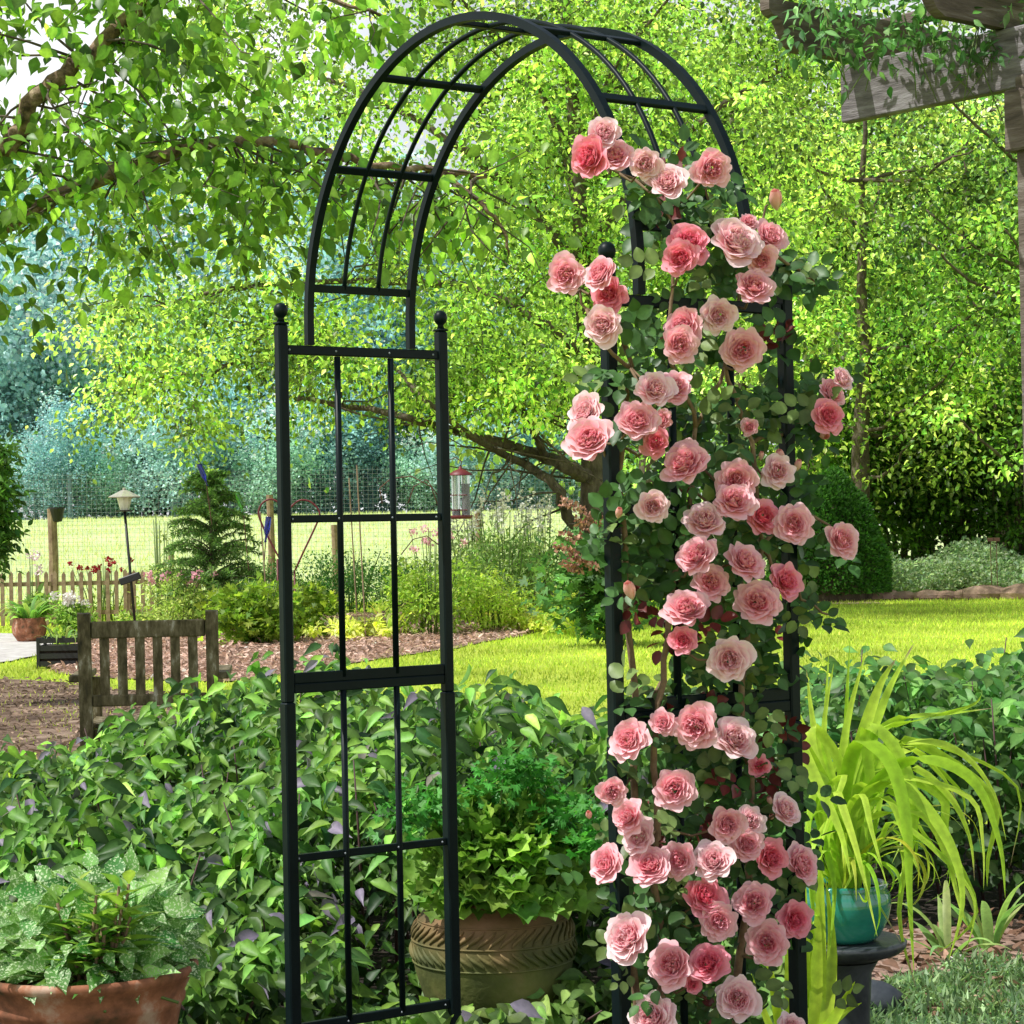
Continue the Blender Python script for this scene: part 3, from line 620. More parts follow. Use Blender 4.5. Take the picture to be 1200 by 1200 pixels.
for px, py in ((495, 945), (520, 935), (480, 950), (590, 905), (610, 895), (625, 910), (655, 950), (680, 945), (640, 965), (695, 985), (700, 975), (565, 930)):
    q = P(px, py, 5.65+random.uniform(-.1, .1)); cen.append(q); mb.tube([uc+np.array([random.uniform(-.08, .08), 0, -.02]), (uc+q)/2+np.array([0, 0, .01]), q], [.003, .0025, .002], 5)
split_build(mb, 'stem', M['greenstem'], e)
foliage('foliage', np.array(cen), 100, .055, .032, (.06, .27, .045), M['nearleaf'], e, T_lobed(), var=.2, cvar=.1, yel=.2)

# pedestal, teal pot
c = P(990, 1100, 4.75); zt = c[2]; ped = empty('pedestal_table', (c[0], c[1], 0), 'dark round stone pedestal under the teal pot', 'pedestal')
mb = MB(); mb.lathe((c[0], c[1], zt), [(0, -.045), (.06, -.045), (.115, -.026), (.128, -.014), (.130, -.004), (.124, .0), (.112, -.003), (0, -.004)], 64); mb.build('table_top', M['iron'], ped, True)
mb = MB(); mb.lathe((c[0], c[1], 0), [(.085, 0), (.085, .03), (.07, .045), (.052, .08), (.048, .2), (.055, zt-.07), (.07, zt-.044)], 40); mb.build('column', M['iron'], ped, True)
tp = empty('teal_pot', (c[0], c[1], zt), 'small glossy teal glazed pot standing on the dark pedestal', 'pot'); tt = .118
mb = MB(); mb.lathe((c[0], c[1], zt-.002), [(0, 0), (.062, 0), (.075, .012), (.092, .045), (.099, .075), (.097, .098), (.090, tt-.008), (.094, tt), (.088, tt+.004), (.08, tt-.01)], 64); mb.build('pot_wall', M['teal'], tp, True)
mb = MB(); mb.lathe((c[0], c[1], zt+tt-.02), [(.084, 0), (0, .008)], 32); mb.build('soil', M['soil'], tp)
lb = np.array([c[0], c[1], zt+tt-.015])
e = empty('crinum_plant', tuple(lb), 'arching lime green strap leaves growing from the teal pot', 'potted plant'); mb = MB(); cols = []
LL = [([(975, 930), (955, 860), (945, 785)], 15, 0), ([(978, 930), (965, 860), (977, 778)], 13, 0), ([(985, 940), (992, 850), (1016, 760)], 15, 0), ([(990, 940), (1008, 870), (1030, 805), (1050, 772)], 22, 0), ([(995, 950), (1015, 875), (1055, 842), (1110, 836), (1162, 830)], 15, .0),
      ([(995, 960), (1025, 890), (1080, 868), (1130, 885), (1165, 930), (1179, 985)], 13, 0), ([(1000, 960), (1045, 900), (1095, 890), (1145, 920), (1172, 990), (1178, 1052)], 20, -.05), ([(990, 930), (1005, 870), (1042, 890), (1062, 960), (1066, 1050), (1071, 1138)], 24, -.12),
      ([(1000, 950), (1045, 915), (1085, 945), (1118, 1000), (1128, 1060), (1112, 1125)], 20, -.1), ([(975, 940), (935, 865), (955, 910), (985, 975), (997, 1030)], 22, -.12), ([(980, 960), (968, 985), (978, 1040), (972, 1117)], 13, -.14), ([(985, 950), (982, 930), (1005, 1000), (1028, 1097)], 15, -.14),
      ([(1000, 960), (1040, 935), (1062, 985), (1083, 1038)], 13, -.05), ([(1000, 960), (1060, 900), (1110, 930), (1136, 980), (1142, 1032)], 12, .0), ([(975, 960), (950, 955), (946, 1000), (943, 1052)], 11, -.1), ([(1000, 970), (1070, 950), (1105, 990), (1125, 1060), (1136, 1090)], 12, -.05),
      ([(985, 960), (1000, 925), (1050, 920), (1090, 965), (1113, 1022)], 16, -.02), ([(970, 930), (940, 850), (920, 800)], 14, .02), ([(985, 950), (960, 920), (948, 960), (952, 1020)], 14, -.08), ([(990, 960), (1010, 930), (1022, 975), (1040, 1040)], 12, -.12), ([(1000, 950), (1060, 880), (1100, 905), (1122, 940)], 12, .06)]
for pts, w, dy in LL+[([(x+random.uniform(-26, 30), y+random.uniform(-22, 30)) for x, y in p_], w_*.8, d_+random.uniform(-.05, .12)) for p_, w_, d_ in LL]:
    k = len(pts); q = [lb+np.array([random.uniform(-.03, .03), random.uniform(-.03, .03), 0])]
    for i, (x, y) in enumerate(pts): q.append(P(x, y, 4.75+dy*(i+1)/k*1.6))
    g = random.random(); cc = tuple(a*(1-g)+b_*g for a, b_ in zip((.32, .54, .03), (.60, .76, .10))); ribbon(mb, cols, q, w*.64/FP*4.75, colr=cc, tipcol=(.4, .3, .2) if random.random() < .3 else None)
m2, c2 = blades(lb, 34, .035, .38, .013, (.30, .50, .03), 1.3, (.52, .66, .06), .8, 6); mb.add(m2.v, m2.f); cols += c2
build_cols(mb, cols, 'foliage', M['nearleaf'], e)
lc = P(948, 1215, 4.55); e = empty('iris_clump', (lc[0], lc[1], 0), 'upright lime green sword leaves rising beside the pedestal foot', 'plant'); mb = MB(); cols = []
for pts, w in (([(942, 1230), (940, 1080), (936, 930)], 17), ([(955, 1230), (960, 1100), (962, 985)], 18), ([(962, 1230), (975, 1120), (968, 1030)], 14), ([(930, 1230), (925, 1120), (932, 1010)], 12), ([(965, 1230), (985, 1180), (1002, 1150)], 12), ([(955, 1230), (985, 1190), (1010, 1175)], 10), ([(920, 1230), (905, 1150), (890, 1090)], 10), ([(930, 1230), (950, 1140), (948, 1060)], 18), ([(915, 1240), (893, 1180), (880, 1140)], 8)):
    q = [np.array([lc[0]+random.uniform(-.03, .03), lc[1], 0])]+[P(x, y, 4.55+random.uniform(-.04, .04)) for x, y in pts]; ribbon(mb, cols, q, w/FP*4.55, colr=(.42, .58, .04))
build_cols(mb, cols, 'foliage', M['nearleaf'], e)

# ------------------------------------------------------------------ hedges of leafy ground growth
def hedge(name, foot, hf, n, size, base, base2, label, cat, tmpl, stem_n=150, pale=0):
    foot = np.array(foot); lo, hi = foot.min(0), foot.max(0); q = rng.random((n*3, 2))*(hi-lo)+lo; q = q[inpoly(q[:, 0], q[:, 1], [tuple(p) for p in foot])][:n]; k = len(q)
    h = hf(q[:, 0], q[:, 1]); z = h*(1-rng.random(k)**2.0*.85)+rng.normal(0, .02, k); sprig = rng.random(k) < .05; z[sprig] = h[sprig]+rng.random(sprig.sum())*.10*np.clip(h[sprig]*3, 0, 1); z = np.maximum(z, .03)
    hole = np.sin(q[:, 0]*11+z*9)*np.sin(q[:, 1]*9-z*13+q[:, 0]*5)+.4*np.sin(q[:, 0]*27)*np.sin(z*31+q[:, 1]*23); kp = rng.random(k) < np.clip(.72-.75*hole, .06, 1); q, z, h = q[kp], z[kp], h[kp]; k = len(q); hole = hole[kp]
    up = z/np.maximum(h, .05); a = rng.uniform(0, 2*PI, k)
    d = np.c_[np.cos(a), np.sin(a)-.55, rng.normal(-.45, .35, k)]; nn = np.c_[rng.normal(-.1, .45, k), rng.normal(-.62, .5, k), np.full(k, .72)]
    c = tint(k, base, .38, .18, base2)*(.30+.87*np.clip(up, 0, 1)**2)[:, None]  # painted shade: leaf colours darken low down and around the holes
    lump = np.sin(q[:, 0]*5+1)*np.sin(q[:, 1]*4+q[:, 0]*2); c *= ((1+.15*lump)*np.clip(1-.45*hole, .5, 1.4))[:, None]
    if pale:
        m_ = rng.random(k) < pale; c[m_] = np.array((.26, .22, .32))*rng.uniform(.7, 1.2, (m_.sum(), 1))
    e = empty(name, (float(foot[:, 0].mean()), float(foot[:, 1].mean()), 0), label, cat)
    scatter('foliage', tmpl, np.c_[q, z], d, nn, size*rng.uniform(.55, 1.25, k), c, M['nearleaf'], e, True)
    mb = MB()
    for i in range(stem_n):
        x, y = q[i]; hh = float(hf(np.array([x]), np.array([y]))[0])*random.uniform(.8, 1.12); L_ = random.uniform(-.12, .12); mb.tube([(x, y, 0), (x+L_*.5, y-.03, hh*.6), (x+L_, y-.08, hh)], [.005, .004, .002], 5)
    split_build(mb, 'stem', surfstem, e); return e
surfstem = flat('purple_stem', (.10, .05, .05), .6)
def hf1(x, y):
    b = .44+.13*np.sin(x*1.7+.8)*np.sin(y*2.1)+.10*np.sin(x*4.1+y*1.3)+.05*np.sin(x*9+y*7)
    lf = np.clip((x+2.9)/1.7, .3, 1); fr = np.clip((y-5.7)/.7, .25, 1)**.6; bk = np.clip((9.3-y)/.7, .35, 1); ur = 1-.75*np.exp(-(((x-ux)/.35)**2+((y-uy)/.35)**2)*1.2); ur = np.where((np.abs(x-ux) < .36) & (y < uy+.1), .12, ur)
    return (b+.10)*lf*fr*bk*ur+.04
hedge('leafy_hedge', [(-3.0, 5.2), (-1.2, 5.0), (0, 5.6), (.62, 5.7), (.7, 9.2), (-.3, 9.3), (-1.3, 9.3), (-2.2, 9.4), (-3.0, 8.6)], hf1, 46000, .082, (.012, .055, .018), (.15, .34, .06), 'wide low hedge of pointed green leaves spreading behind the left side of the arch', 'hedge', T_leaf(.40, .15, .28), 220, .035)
def hf2(x, y):
    b = .70+.08*np.sin(x*3+1)*np.sin(y*2.5)+.05*np.sin(x*8+y*5); return b*np.clip((y-6.75)/.45, .2, 1)**.6*np.clip((9.2-y)/.5, .4, 1)*np.clip((x-.35)/.7, .55, 1)
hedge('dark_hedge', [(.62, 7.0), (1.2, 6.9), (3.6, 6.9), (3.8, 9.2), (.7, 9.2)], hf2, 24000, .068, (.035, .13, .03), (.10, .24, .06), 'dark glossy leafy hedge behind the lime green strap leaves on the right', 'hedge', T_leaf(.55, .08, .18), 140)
# foreground low foliage around urn foot
def hf3(x, y): return .055+.07*np.sin(x*9)*np.sin(y*8)+.03
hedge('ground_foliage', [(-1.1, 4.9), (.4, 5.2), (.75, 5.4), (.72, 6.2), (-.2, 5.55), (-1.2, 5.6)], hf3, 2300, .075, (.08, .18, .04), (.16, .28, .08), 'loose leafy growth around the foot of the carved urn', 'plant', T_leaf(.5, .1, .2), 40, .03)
# creeping tufts bottom right
def tufts(name, foot, n, size, base, base2, label, h=.07):
    foot = np.array(foot); lo, hi = foot.min(0), foot.max(0); q = rng.random((n*3, 2))*(hi-lo)+lo; q = q[inpoly(q[:, 0], q[:, 1], [tuple(p) for p in foot])][:n]; k = len(q)
    z = h*(.5+.5*np.sin(q[:, 0]*14)*np.sin(q[:, 1]*11))*rng.random(k)+.01; d = rv(k)*.8+np.array([0, -.1, .6])
    return tag(scatter(name, T_small(.22, .05), np.c_[q, z], d, rv(k)*.6+np.array([0, 0, 1]), size*rng.uniform(.6, 1.3, k), tint(k, base, .3, .1, base2), M['nearleaf']), label, 'ground cover', kind='stuff')
tufts('creeping_sedum', [(.85, 5.2), (2.2, 5.2), (2.2, 6.3), (1.5, 6.35), (1.05, 6.15), (.85, 5.8)], 16000, .038, (.10, .22, .10), (.26, .40, .20), 'carpet of small spiky blue green creeping foliage at the lower right')
for i, (px, py, s, lab) in enumerate(((1022, 1185, .085, 'speckled dark stone beside the pedestal foot'), (1122, 1122, .028, 'small pale pebble lying on the brown fallen leaves'))):
    g = G(px, py+10); mb = MB(); mb.ball((g[0], g[1], s*.5), s, 14, (1, .8, .7), .05); tag(mb.build('garden_stone', M['iron'] if i == 0 else M['gravel'], None, True), lab, 'stone')
# iris in the right hedge foot
for px, py, Y, lab in ((1100, 1110, 6.5, 'small pale green iris fan in front of the right hedge, nearer the pot'), (1150, 1075, 6.6, 'small pale green iris fan in front of the right hedge, by the frame edge')):
    g = G(px, py); b_ = np.array([XG(px, Y), Y, 0]); e = empty('iris_fan', tuple(b_), lab, 'plant', 'iris fans before the right hedge'); mb, cols = blades(b_, 9, .02, .30, .028, (.22, .40, .10), .5, (.40, .55, .22), .9); build_cols(mb, cols, 'foliage', M['nearleaf'], e)

# ------------------------------------------------------------------ bench
bc = np.array([XG(172, 10), 10.0, 0]); zt = P(172, 722, 10)[2]; rot = .10
bx_ = np.array([math.cos(rot), math.sin(rot), 0]); by_ = np.array([-math.sin(rot), math.cos(rot), 0])
bench = empty('garden_chair', tuple(bc), 'weathered mossy wooden garden chair with slatted back, seen from behind beyond the hedge', 'chair')
bw = .56; W_ = M['benchwood']
def B(x, y, z): return bc+bx_*x+by_*y+ez*z
def bb(name, c, s, par=bench, bev=.006): mb = MB(); mb.box(B(*c), s, (bx_, by_, ez), bev); return mb.build(name, W_, par)
for s in (-1, 1):
    mb = MB(); t_ = np.array([0, -.12, 1.]); t_ /= np.linalg.norm(t_); mb.rect_tube([B(s*bw/2, .0, -.02), B(s*bw/2, -.01, .42), B(s*bw/2, -.05, zt+.02)], .055, .055, bx_); mb.build('leg', W_, bench)
    bb('leg', (s*(bw/2+.0), .50, .31), (.055, .05, .62)); bb('armrest', (s*(bw/2+.035), .25, .645), (.075, .58, .03)); bb('seat_rail', (s*(bw/2-.005), .25, .38), (.03, .44, .07)); bb('stretcher', (s*bw/2, .25, .15), (.03, .44, .04))
bb('top_rail', (0, -.045, zt-.055), (bw-.058, .032, .075)); bb('back_rail', (0, -.02, .545), (bw-.058, .032, .05)); bb('seat_rail', (0, .02, .38), (bw-.058, .03, .07)); bb('seat_rail', (0, .49, .38), (bw-.058, .03, .07))
for k in range(6): x = -bw/2+.028+(bw-.056)*(k+.75)/6.5; mb = MB(); mb.rect_tube([B(x, -.022, .57), B(x, -.042, zt-.09)], .042, .018, bx_); mb.build('back_slat', W_, bench)
for k in range(6): bb('seat_slat', (0, .07+.078*k, .428), (bw+.0 if k else bw-.06, .06, .02), bev=.004)

# ------------------------------------------------------------------ pergola, top right
pg = empty('pergola', (1.75, 6.85, 0), 'weathered grey timber pergola corner with scrolled rafter ends at the upper right', 'pergola')
b0 = np.array([1.14, 7.5]); b1 = np.array([1.57, 6.98]); bd = (b1-b0)/np.linalg.norm(b1-b0); rd = np.array([bd[1], -bd[0]]); rd = -rd if rd[0] < 0 else rd
bd3 = np.array([*bd, 0]); rd3 = np.array([*rd, 0]); zb = 2.605; bh = .19
ed = b0+bd*3.2; cc = (b0+ed)/2
mb = MB(); mb.box((cc[0], cc[1], zb+bh/2), (.045, bh, 3.2), (rd3, ez, bd3), .004); bm = mb.build('beam', M['greywood'], pg)
po = b0+bd*.79+rd*.035
mb = MB(); mb.box((po[0], po[1], 1.32), (.135, .135, 2.64+.0), (rd3, bd3, ez), .006); mb.build('post', M['greywood2'], pg)
mb = MB(); mb.box((po[0]-.0, po[1], 2.50), (.185, .185, .19), (rd3, bd3, ez), .006); mb.build('post_cap', M['greywood2'], pg)
po2 = po+rd*3.0; mb = MB(); mb.box((po2[0], po2[1], 1.32), (.135, .135, 2.64), (rd3, bd3, ez), .006); mb.build('post', M['greywood2'], pg)
for k, off in enumerate((.02, .62, 1.22)):
    o2 = b0+bd*(off+.04)-rd*.44; z0 = zb+bh+.002; h = .155
    prof = [(0, h), (0, h-.035), (.015, h-.05), (.05, h-.06), (.075, .05), (.10, .018), (.135, 0), (3.6, 0), (3.6, h)]
    mb = MB(); vs = []
    for s in (-.02, .02):
        for (a, z) in prof: q = o2+rd*a+bd*s; vs.append((q[0], q[1], z0+z))
    n = len(prof); fs = [tuple(range(n)), tuple(reversed(range(n, 2*n)))]+[(i, i+n, (i+1) % n+n, (i+1) % n) for i in range(n)]
    mb.add(vs, fs); mb.build('rafter', M['greywood2'], pg)
for k in range(4):
    q = b0-rd*.30+rd*(.55+k*.8)+bd*1.4; mb = MB(); mb.box((q[0], q[1], zb+bh+.155+.022), (.04, 3.3, .04), (rd3, bd3, ez), .003); mb.build('purlin', M['greywood2'], pg)
# vine on it
e = empty('pergola_vine', (1.5, 7.1, 2.8), 'fine leafed vine trailing over the pergola rafters', 'vine'); mb = MB(); cen = []
for _ in range(60):
    x, y = random.uniform(950, 1260), random.uniform(-90, 40); 
    if y > (x-930)*.13+random.uniform(-15, 15): continue
    cen.append(P(x, y, random.uniform(6.9, 7.4)))
cen += [P(x, y, 7.0) for x, y in ((945, 45), (965, 55), (985, 60), (1010, 50), (1040, 45), (1070, 40), (1095, 52), (1000, 30), (960, 30), (1060, 20), (1150, 45), (1180, 20), (1170, 60), (1120, 30))]
for k in range(14):
    x = random.uniform(940, 1190); q = [P(x, 5, 7.1), P(x+random.uniform(-20, 20), 60, 7.0), P(x+random.uniform(-40, 40), random.uniform(90, 150), 7.0)]; mb.tube(q, [.003, .0025, .0015], 5)
    if k % 3 == 0: cen.append(q[1])
split_build(mb, 'stem', M['greenstem'], e)
foliage('foliage', np.array(cen), 24, .12, .045, (.06, .20, .06), M['leaf'], e, T_leaf(.42, .06, .15), var=.25, base2=(.17, .34, .15))

# ------------------------------------------------------------------ near left tree
def tree(name, label, base, group=None): return empty(name, tuple(base), label, 'tree', group)
nt_ = tree('birch_tree', 'near tree with peeling bark limbs and drooping green leaves, reaching in from the upper left', (XG(-190, 9.6), 9.6, 0))
mb = MB()
tk = branch(mb, [(XG(-190, 9.6), 9.6, -.1), (XG(-185, 9.6), 9.6, 1.2), P(-130, 300, 9.6), P(-100, 180, 9.6), P(-60, -150, 9.9), P(-20, -400, 10)], .14, .06, 12, .01); mb.build('trunk', M['birch'], nt_, True)
mb = MB(); b1_ = branch(mb, [P(-110, 330, 9.6), P(-10, 272, 9.5), P(50, 240, 9.4), P(105, 214, 9.3), P(160, 195, 9.3), P(210, 176, 9.3), P(260, 166, 9.4), P(320, 168, 9.5), P(380, 180, 9.7), P(440, 193, 9.8), P(510, 199, 9.9), P(570, 206, 10)], .042, .012, 10, .008)
b2_ = branch(mb, [P(-115, 260, 9.6), P(-12, 190, 9.4), P(20, 155, 9.3), P(45, 112, 9.2), P(85, 78, 9.2), P(130, 40, 9.2), P(165, 5, 9.2), P(230, -80, 9.3)], .046, .025, 10, .008)
b3_ = branch(mb, [P(510, 199, 9.9), P(560, 235, 9.9), P(585, 262, 9.9), P(597, 295, 9.9)], .015, .006, 7, .005)
b4_ = branch(mb, [P(165, 5, 9.2), P(260, -20, 9.0), P(360, -10, 9), P(450, 20, 9)], .018, .006, 7, .005)
split_build(mb, 'limb', M['birch'], nt_)
mb = MB(); ends = twigs(mb, b1_, 46, .75, .007, .75)+twigs(mb, b2_, 30, .8, .007, .4)+twigs(mb, b3_, 8, .4, .004, .8)+twigs(mb, b4_, 10, .5, .004, .5); tag(mb.build('twig', M['bark'], nt_, True), kind='stuff')
cen = np.array(ends); cen = cen[rng.random(len(cen)) < .62]; cl = clumps([(-160, -120), (360, -120), (340, 40), (250, 120), (180, 230), (80, 330), (60, 400), (-160, 440)], 8.8, 10.4, 75)
cen = np.concatenate([cen, cl])
ppx = 600+FP*cen[:, 0]/cen[:, 1]; ppy = 620-FP*(cen[:, 2]-CH)/cen[:, 1]
cen = cen[~((ppx > 330) & (ppy > 260)) & ~((ppx < 140) & (ppy < 150) & (ppy > 50) & (rng.random(len(cen)) < .5))]
foliage('crown', cen, 20, .27, .078, (.05, .13, .025), M['tleaf'], nt_, T_leaf(.62, .08, .15), var=.3, cvar=.35, yel=.1, droop=.7, base2=(.20, .34, .05))

# ------------------------------------------------------------------ main tree beyond the lawn
YT = 31.0
t1 = tree('spreading_tree', 'spreading tree with dark forked limbs standing beyond the lawn in the middle', (XG(692, YT), YT, 0))
mb = MB(); tk = branch(mb, [P(693, 740, YT), P(694, 640, YT), P(693, 560, YT), P(690, 470, YT), P(685, 380, YT+.2), P(680, 250, YT), P(670, 100, YT), P(650, -100, YT)], .20, .08, 14, .01); mb.build('trunk', M['bark'], t1, True)
mb = MB(); paths = []
for pts, r0 in (([(692, 560), (665, 548), (640, 535), (590, 520), (530, 505), (480, 488), (420, 478), (350, 468)], .12), ([(694, 640), (665, 605), (652, 570), (612, 542), (560, 515), (500, 470), (460, 430)], .10), ([(640, 535), (622, 500), (600, 468), (560, 456), (500, 420)], .06),
                ([(690, 420), (640, 380), (560, 340), (480, 330), (380, 330), (260, 340), (180, 360)], .09), ([(688, 330), (620, 240), (520, 160), (400, 100), (250, 60)], .09), ([(680, 250), (640, 120), (560, 20), (450, -60)], .08), ([(690, 450), (750, 380), (830, 320), (920, 290)], .08), ([(685, 300), (760, 200), (850, 120), (960, 60)], .08), ([(675, 200), (720, 80), (800, -20)], .06), ([(694, 620), (640, 650), (600, 672), (560, 690)], .04), ([(360, 330), (300, 400), (240, 440), (170, 430)], .04), ([(680, 530), (676, 470), (660, 430)], .04)):
    paths.append(branch(mb, [P(x, y, YT+(i*random.uniform(-.5, .3) if i else 0)) for i, (x, y) in enumerate(pts)], r0, r0*.25, 8, .015))
split_build(mb, 'limb', M['bark'], t1)
mb = MB(); ends = []
for p_ in paths: ends += twigs(mb, p_, 16, 2.0, .018, .25)
tag(mb.build('twig', M['bark'], t1, True), kind='stuff')
crown = [(80, 330), (120, 200), (180, 60), (300, -140), (700, -220), (1010, -140), (1000, 60), (930, 250), (800, 420), (735, 500), (700, 490), (650, 445), (560, 470), (470, 440), (400, 480), (330, 540), (262, 520), (190, 480), (130, 440), (95, 390)]
cen = np.concatenate([np.array(ends), clumps(crown, YT-4.5, YT+3.5, 560)])
ppx = 600+FP*cen[:, 0]/cen[:, 1]; ppy = 620-.019*(ppx-600)-FP*(cen[:, 2]-CH)/cen[:, 1]
cen = cen[~((ppy > 505) & (ppx > 340)) & ~((ppy > 470) & (ppx > 350) & (rng.random(len(cen)) < .6))]
foliage('crown', cen, 92, .52, .088, (.055, .15, .035), M['tleaf'], t1, var=.42, cvar=.6, yel=.12, droop=.5, base2=(.42, .58, .13))

# trees to the right and behind
def plain_tree(px, Y, top, rad, lab, base, base2, nclump, leaf, seed=0, cy=None, per=60, bottom=1.2, grp='trees along the right edge of the lawn', crx=1.0):
    x = XG(px, Y); e = tree('tree', lab, (x, Y, 0), grp); mb = MB(); lean = random.uniform(-.4, .4)
    tk = branch(mb, [(x, Y, -.1), (x+lean*.2, Y, top*.3), (x+lean*.6, Y, top*.6), (x+lean, Y, top*.92)], .04*top**.8, .03, 8, .03); mb.build('trunk', M['bark'], e, True)
    mb = MB(); tips = []
    for k in range(11):
        q = np.array(tk[random.randint(len(tk)//4, len(tk)-2)]); a = random.uniform(0, 6.28); r_ = rad*random.uniform(.5, .95); en = q+np.array([math.cos(a)*r_, math.sin(a)*r_, random.uniform(.3, 1.6)]); md = (q+en)/2+np.array([0, 0, -.25]); branch(mb, [q, md, en], .05, .015, 6, .04); tips += [md, en]
    split_build(mb, 'limb', M['bark'], e)
    d = rv(nclump); r = rng.random((nclump, 1))**.45; cz = (top+bottom)/2; cen = np.array([x+lean*.5, Y, cz])+d*r*np.array([rad*crx, rad, (top-bottom)/2]); cen = np.concatenate([cen, np.array(tips)])
    foliage('crown', cen, per, rad*.22, leaf, base, M['tleaf'], e, var=.4, cvar=.8, base2=base2, yel=.3, droop=.4); return e
RT_ = [(870, 44, 11, 3.6, 'broad light green tree rising behind the right side of the arch'), (1010, 40, 9.5, 3.4, 'bushy mid green tree between the arch and the pergola beam'), (1130, 43, 10.5, 3.6, 'tall leafy tree behind the end of the pergola beam'), (1240, 38, 9, 3.2, 'leafy tree partly hidden by the pergola post'), (960, 54, 14, 5, 'tallest tree far behind the arch top on the right'), (1170, 56, 14, 5, 'tall back tree behind the pergola post'), (760, 52, 13, 4.5, 'tall tree behind the roses at the arch top'), (1330, 46, 11, 4, 'tree just outside the right edge beyond the pergola')]
for i, (px, Y, top, rad, lab) in enumerate(RT_):
    k = i % 3; plain_tree(px, Y, top, rad, lab, [(.035, .11, .03), (.05, .14, .03), (.03, .10, .035)][k], [(.25, .43, .09), (.38, .52, .12), (.18, .35, .10)][k], 120, .12, per=105, bottom=1.5)
for px, Y, top, rad, lab in ((990, 41.5, 3.9, 1.6, 'dark shrub rising behind the clipped round bush'), (1060, 43, 4.3, 1.8, 'dense dark shrub behind the silver ground cover, left of the stems'), (1125, 42, 4.4, 1.7, 'dark many stemmed shrub with bare lower stems'), (1190, 41, 4.2, 1.7, 'dark shrub at the right frame edge by the pergola post'), (1270, 42, 4.4, 1.9, 'dark shrub outside the right edge')):
    x = XG(px, Y); e = empty('shrub', (x, Y, 0), lab, 'shrub', 'dark shrubs behind the silver bed'); mb = MB()
    for k in range(12): a = random.uniform(0, 6.28); mb.tube([(x+math.cos(a)*.2, Y+math.sin(a)*.2, 0), (x+math.cos(a)*.5, Y+math.sin(a)*.5, top*.45), (x+math.cos(a)*.9, Y+math.sin(a)*.9, top*.85)], [.04, .03, .015], 6)
    split_build(mb, 'stem', M['bark'], e); d = rv(130); r = rng.random((130, 1))**.5; foliage('foliage', np.array([x, Y, top*.52])+d*r*np.array([rad, rad*.8, top*.48]), 60, .5, .12, (.03, .085, .015), M['tleaf'], e, base2=(.08, .18, .02), var=.3, cvar=.4)
# woods behind everything on the right
for i in range(9):
    px = 700+i*95; Y = 66+random.uniform(-3, 5); plain_tree(px, Y, random.uniform(15, 18), 5.2, 'tall woodland tree far behind the lawn, %s' % ['directly behind the arch crown', 'just right of the arch crown', 'behind the topmost roses', 'behind the cream rose bud', 'left of the scrolled rafter end', 'below the scrolled rafter end', 'behind the beam end', 'behind the middle of the beam', 'behind the pergola post'][i], (.12, .24, .06), (.30, .42, .12), 120, .30, per=50, bottom=1.0, grp='tall trees closing off the lawn')

# hazy far woods: blue haze painted into the leaf and bark colours
def hazy_mesh(seed, h, w):
    r = np.random.default_rng(seed); n = 9000; m_ = 75; d = r.normal(size=(m_, 3)); d /= np.linalg.norm(d, axis=1, keepdims=True); rr = r.random((m_, 1))**.5
    c = np.array([0, 0, h*.52])+d*rr*np.array([w, w, h*.5]); per = n//m_; off = r.normal(size=(m_*per, 3))*w*.17; pos = np.repeat(c, per, 0)+off; k = len(pos)
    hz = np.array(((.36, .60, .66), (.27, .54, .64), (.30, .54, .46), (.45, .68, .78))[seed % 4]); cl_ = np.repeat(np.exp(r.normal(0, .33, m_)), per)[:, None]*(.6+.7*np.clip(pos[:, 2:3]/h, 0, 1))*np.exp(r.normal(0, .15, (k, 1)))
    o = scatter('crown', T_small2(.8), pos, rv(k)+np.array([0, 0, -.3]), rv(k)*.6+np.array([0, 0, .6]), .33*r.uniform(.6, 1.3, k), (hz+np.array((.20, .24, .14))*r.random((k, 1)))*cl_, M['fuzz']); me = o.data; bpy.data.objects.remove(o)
    mb = MB(); mb.tube([(0, 0, 0), (.1, 0, h*.4), (.2, 0, h*.8)], [.3, .22, .1], 7); t_ = mb.build('trunk', M['hazebark']); tm = t_.data; bpy.data.objects.remove(t_); return me, tm
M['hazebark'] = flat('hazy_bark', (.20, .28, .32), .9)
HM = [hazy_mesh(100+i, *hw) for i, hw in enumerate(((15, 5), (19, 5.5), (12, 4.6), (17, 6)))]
hz_lab = ['hazy blue green tree in the far wood', ]
kk = 0
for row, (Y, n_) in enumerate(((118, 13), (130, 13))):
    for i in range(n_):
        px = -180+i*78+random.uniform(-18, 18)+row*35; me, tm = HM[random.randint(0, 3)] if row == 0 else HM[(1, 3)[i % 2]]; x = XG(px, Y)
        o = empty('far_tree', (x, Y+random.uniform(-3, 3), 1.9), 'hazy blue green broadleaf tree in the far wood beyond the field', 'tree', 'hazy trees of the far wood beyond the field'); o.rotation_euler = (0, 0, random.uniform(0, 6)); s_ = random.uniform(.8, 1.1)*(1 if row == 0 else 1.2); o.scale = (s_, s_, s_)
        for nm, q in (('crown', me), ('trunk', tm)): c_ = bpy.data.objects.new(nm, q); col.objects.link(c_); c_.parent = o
# shorter trees along the edge of the far wood
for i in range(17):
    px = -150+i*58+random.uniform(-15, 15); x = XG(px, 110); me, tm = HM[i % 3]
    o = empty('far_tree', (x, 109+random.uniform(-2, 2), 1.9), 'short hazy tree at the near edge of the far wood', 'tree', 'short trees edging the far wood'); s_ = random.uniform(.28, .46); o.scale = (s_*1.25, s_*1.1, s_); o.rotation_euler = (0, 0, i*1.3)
    for nm, q in (('crown', me), ('trunk', tm)): c_ = bpy.data.objects.new(nm, q); col.objects.link(c_); c_.parent = o

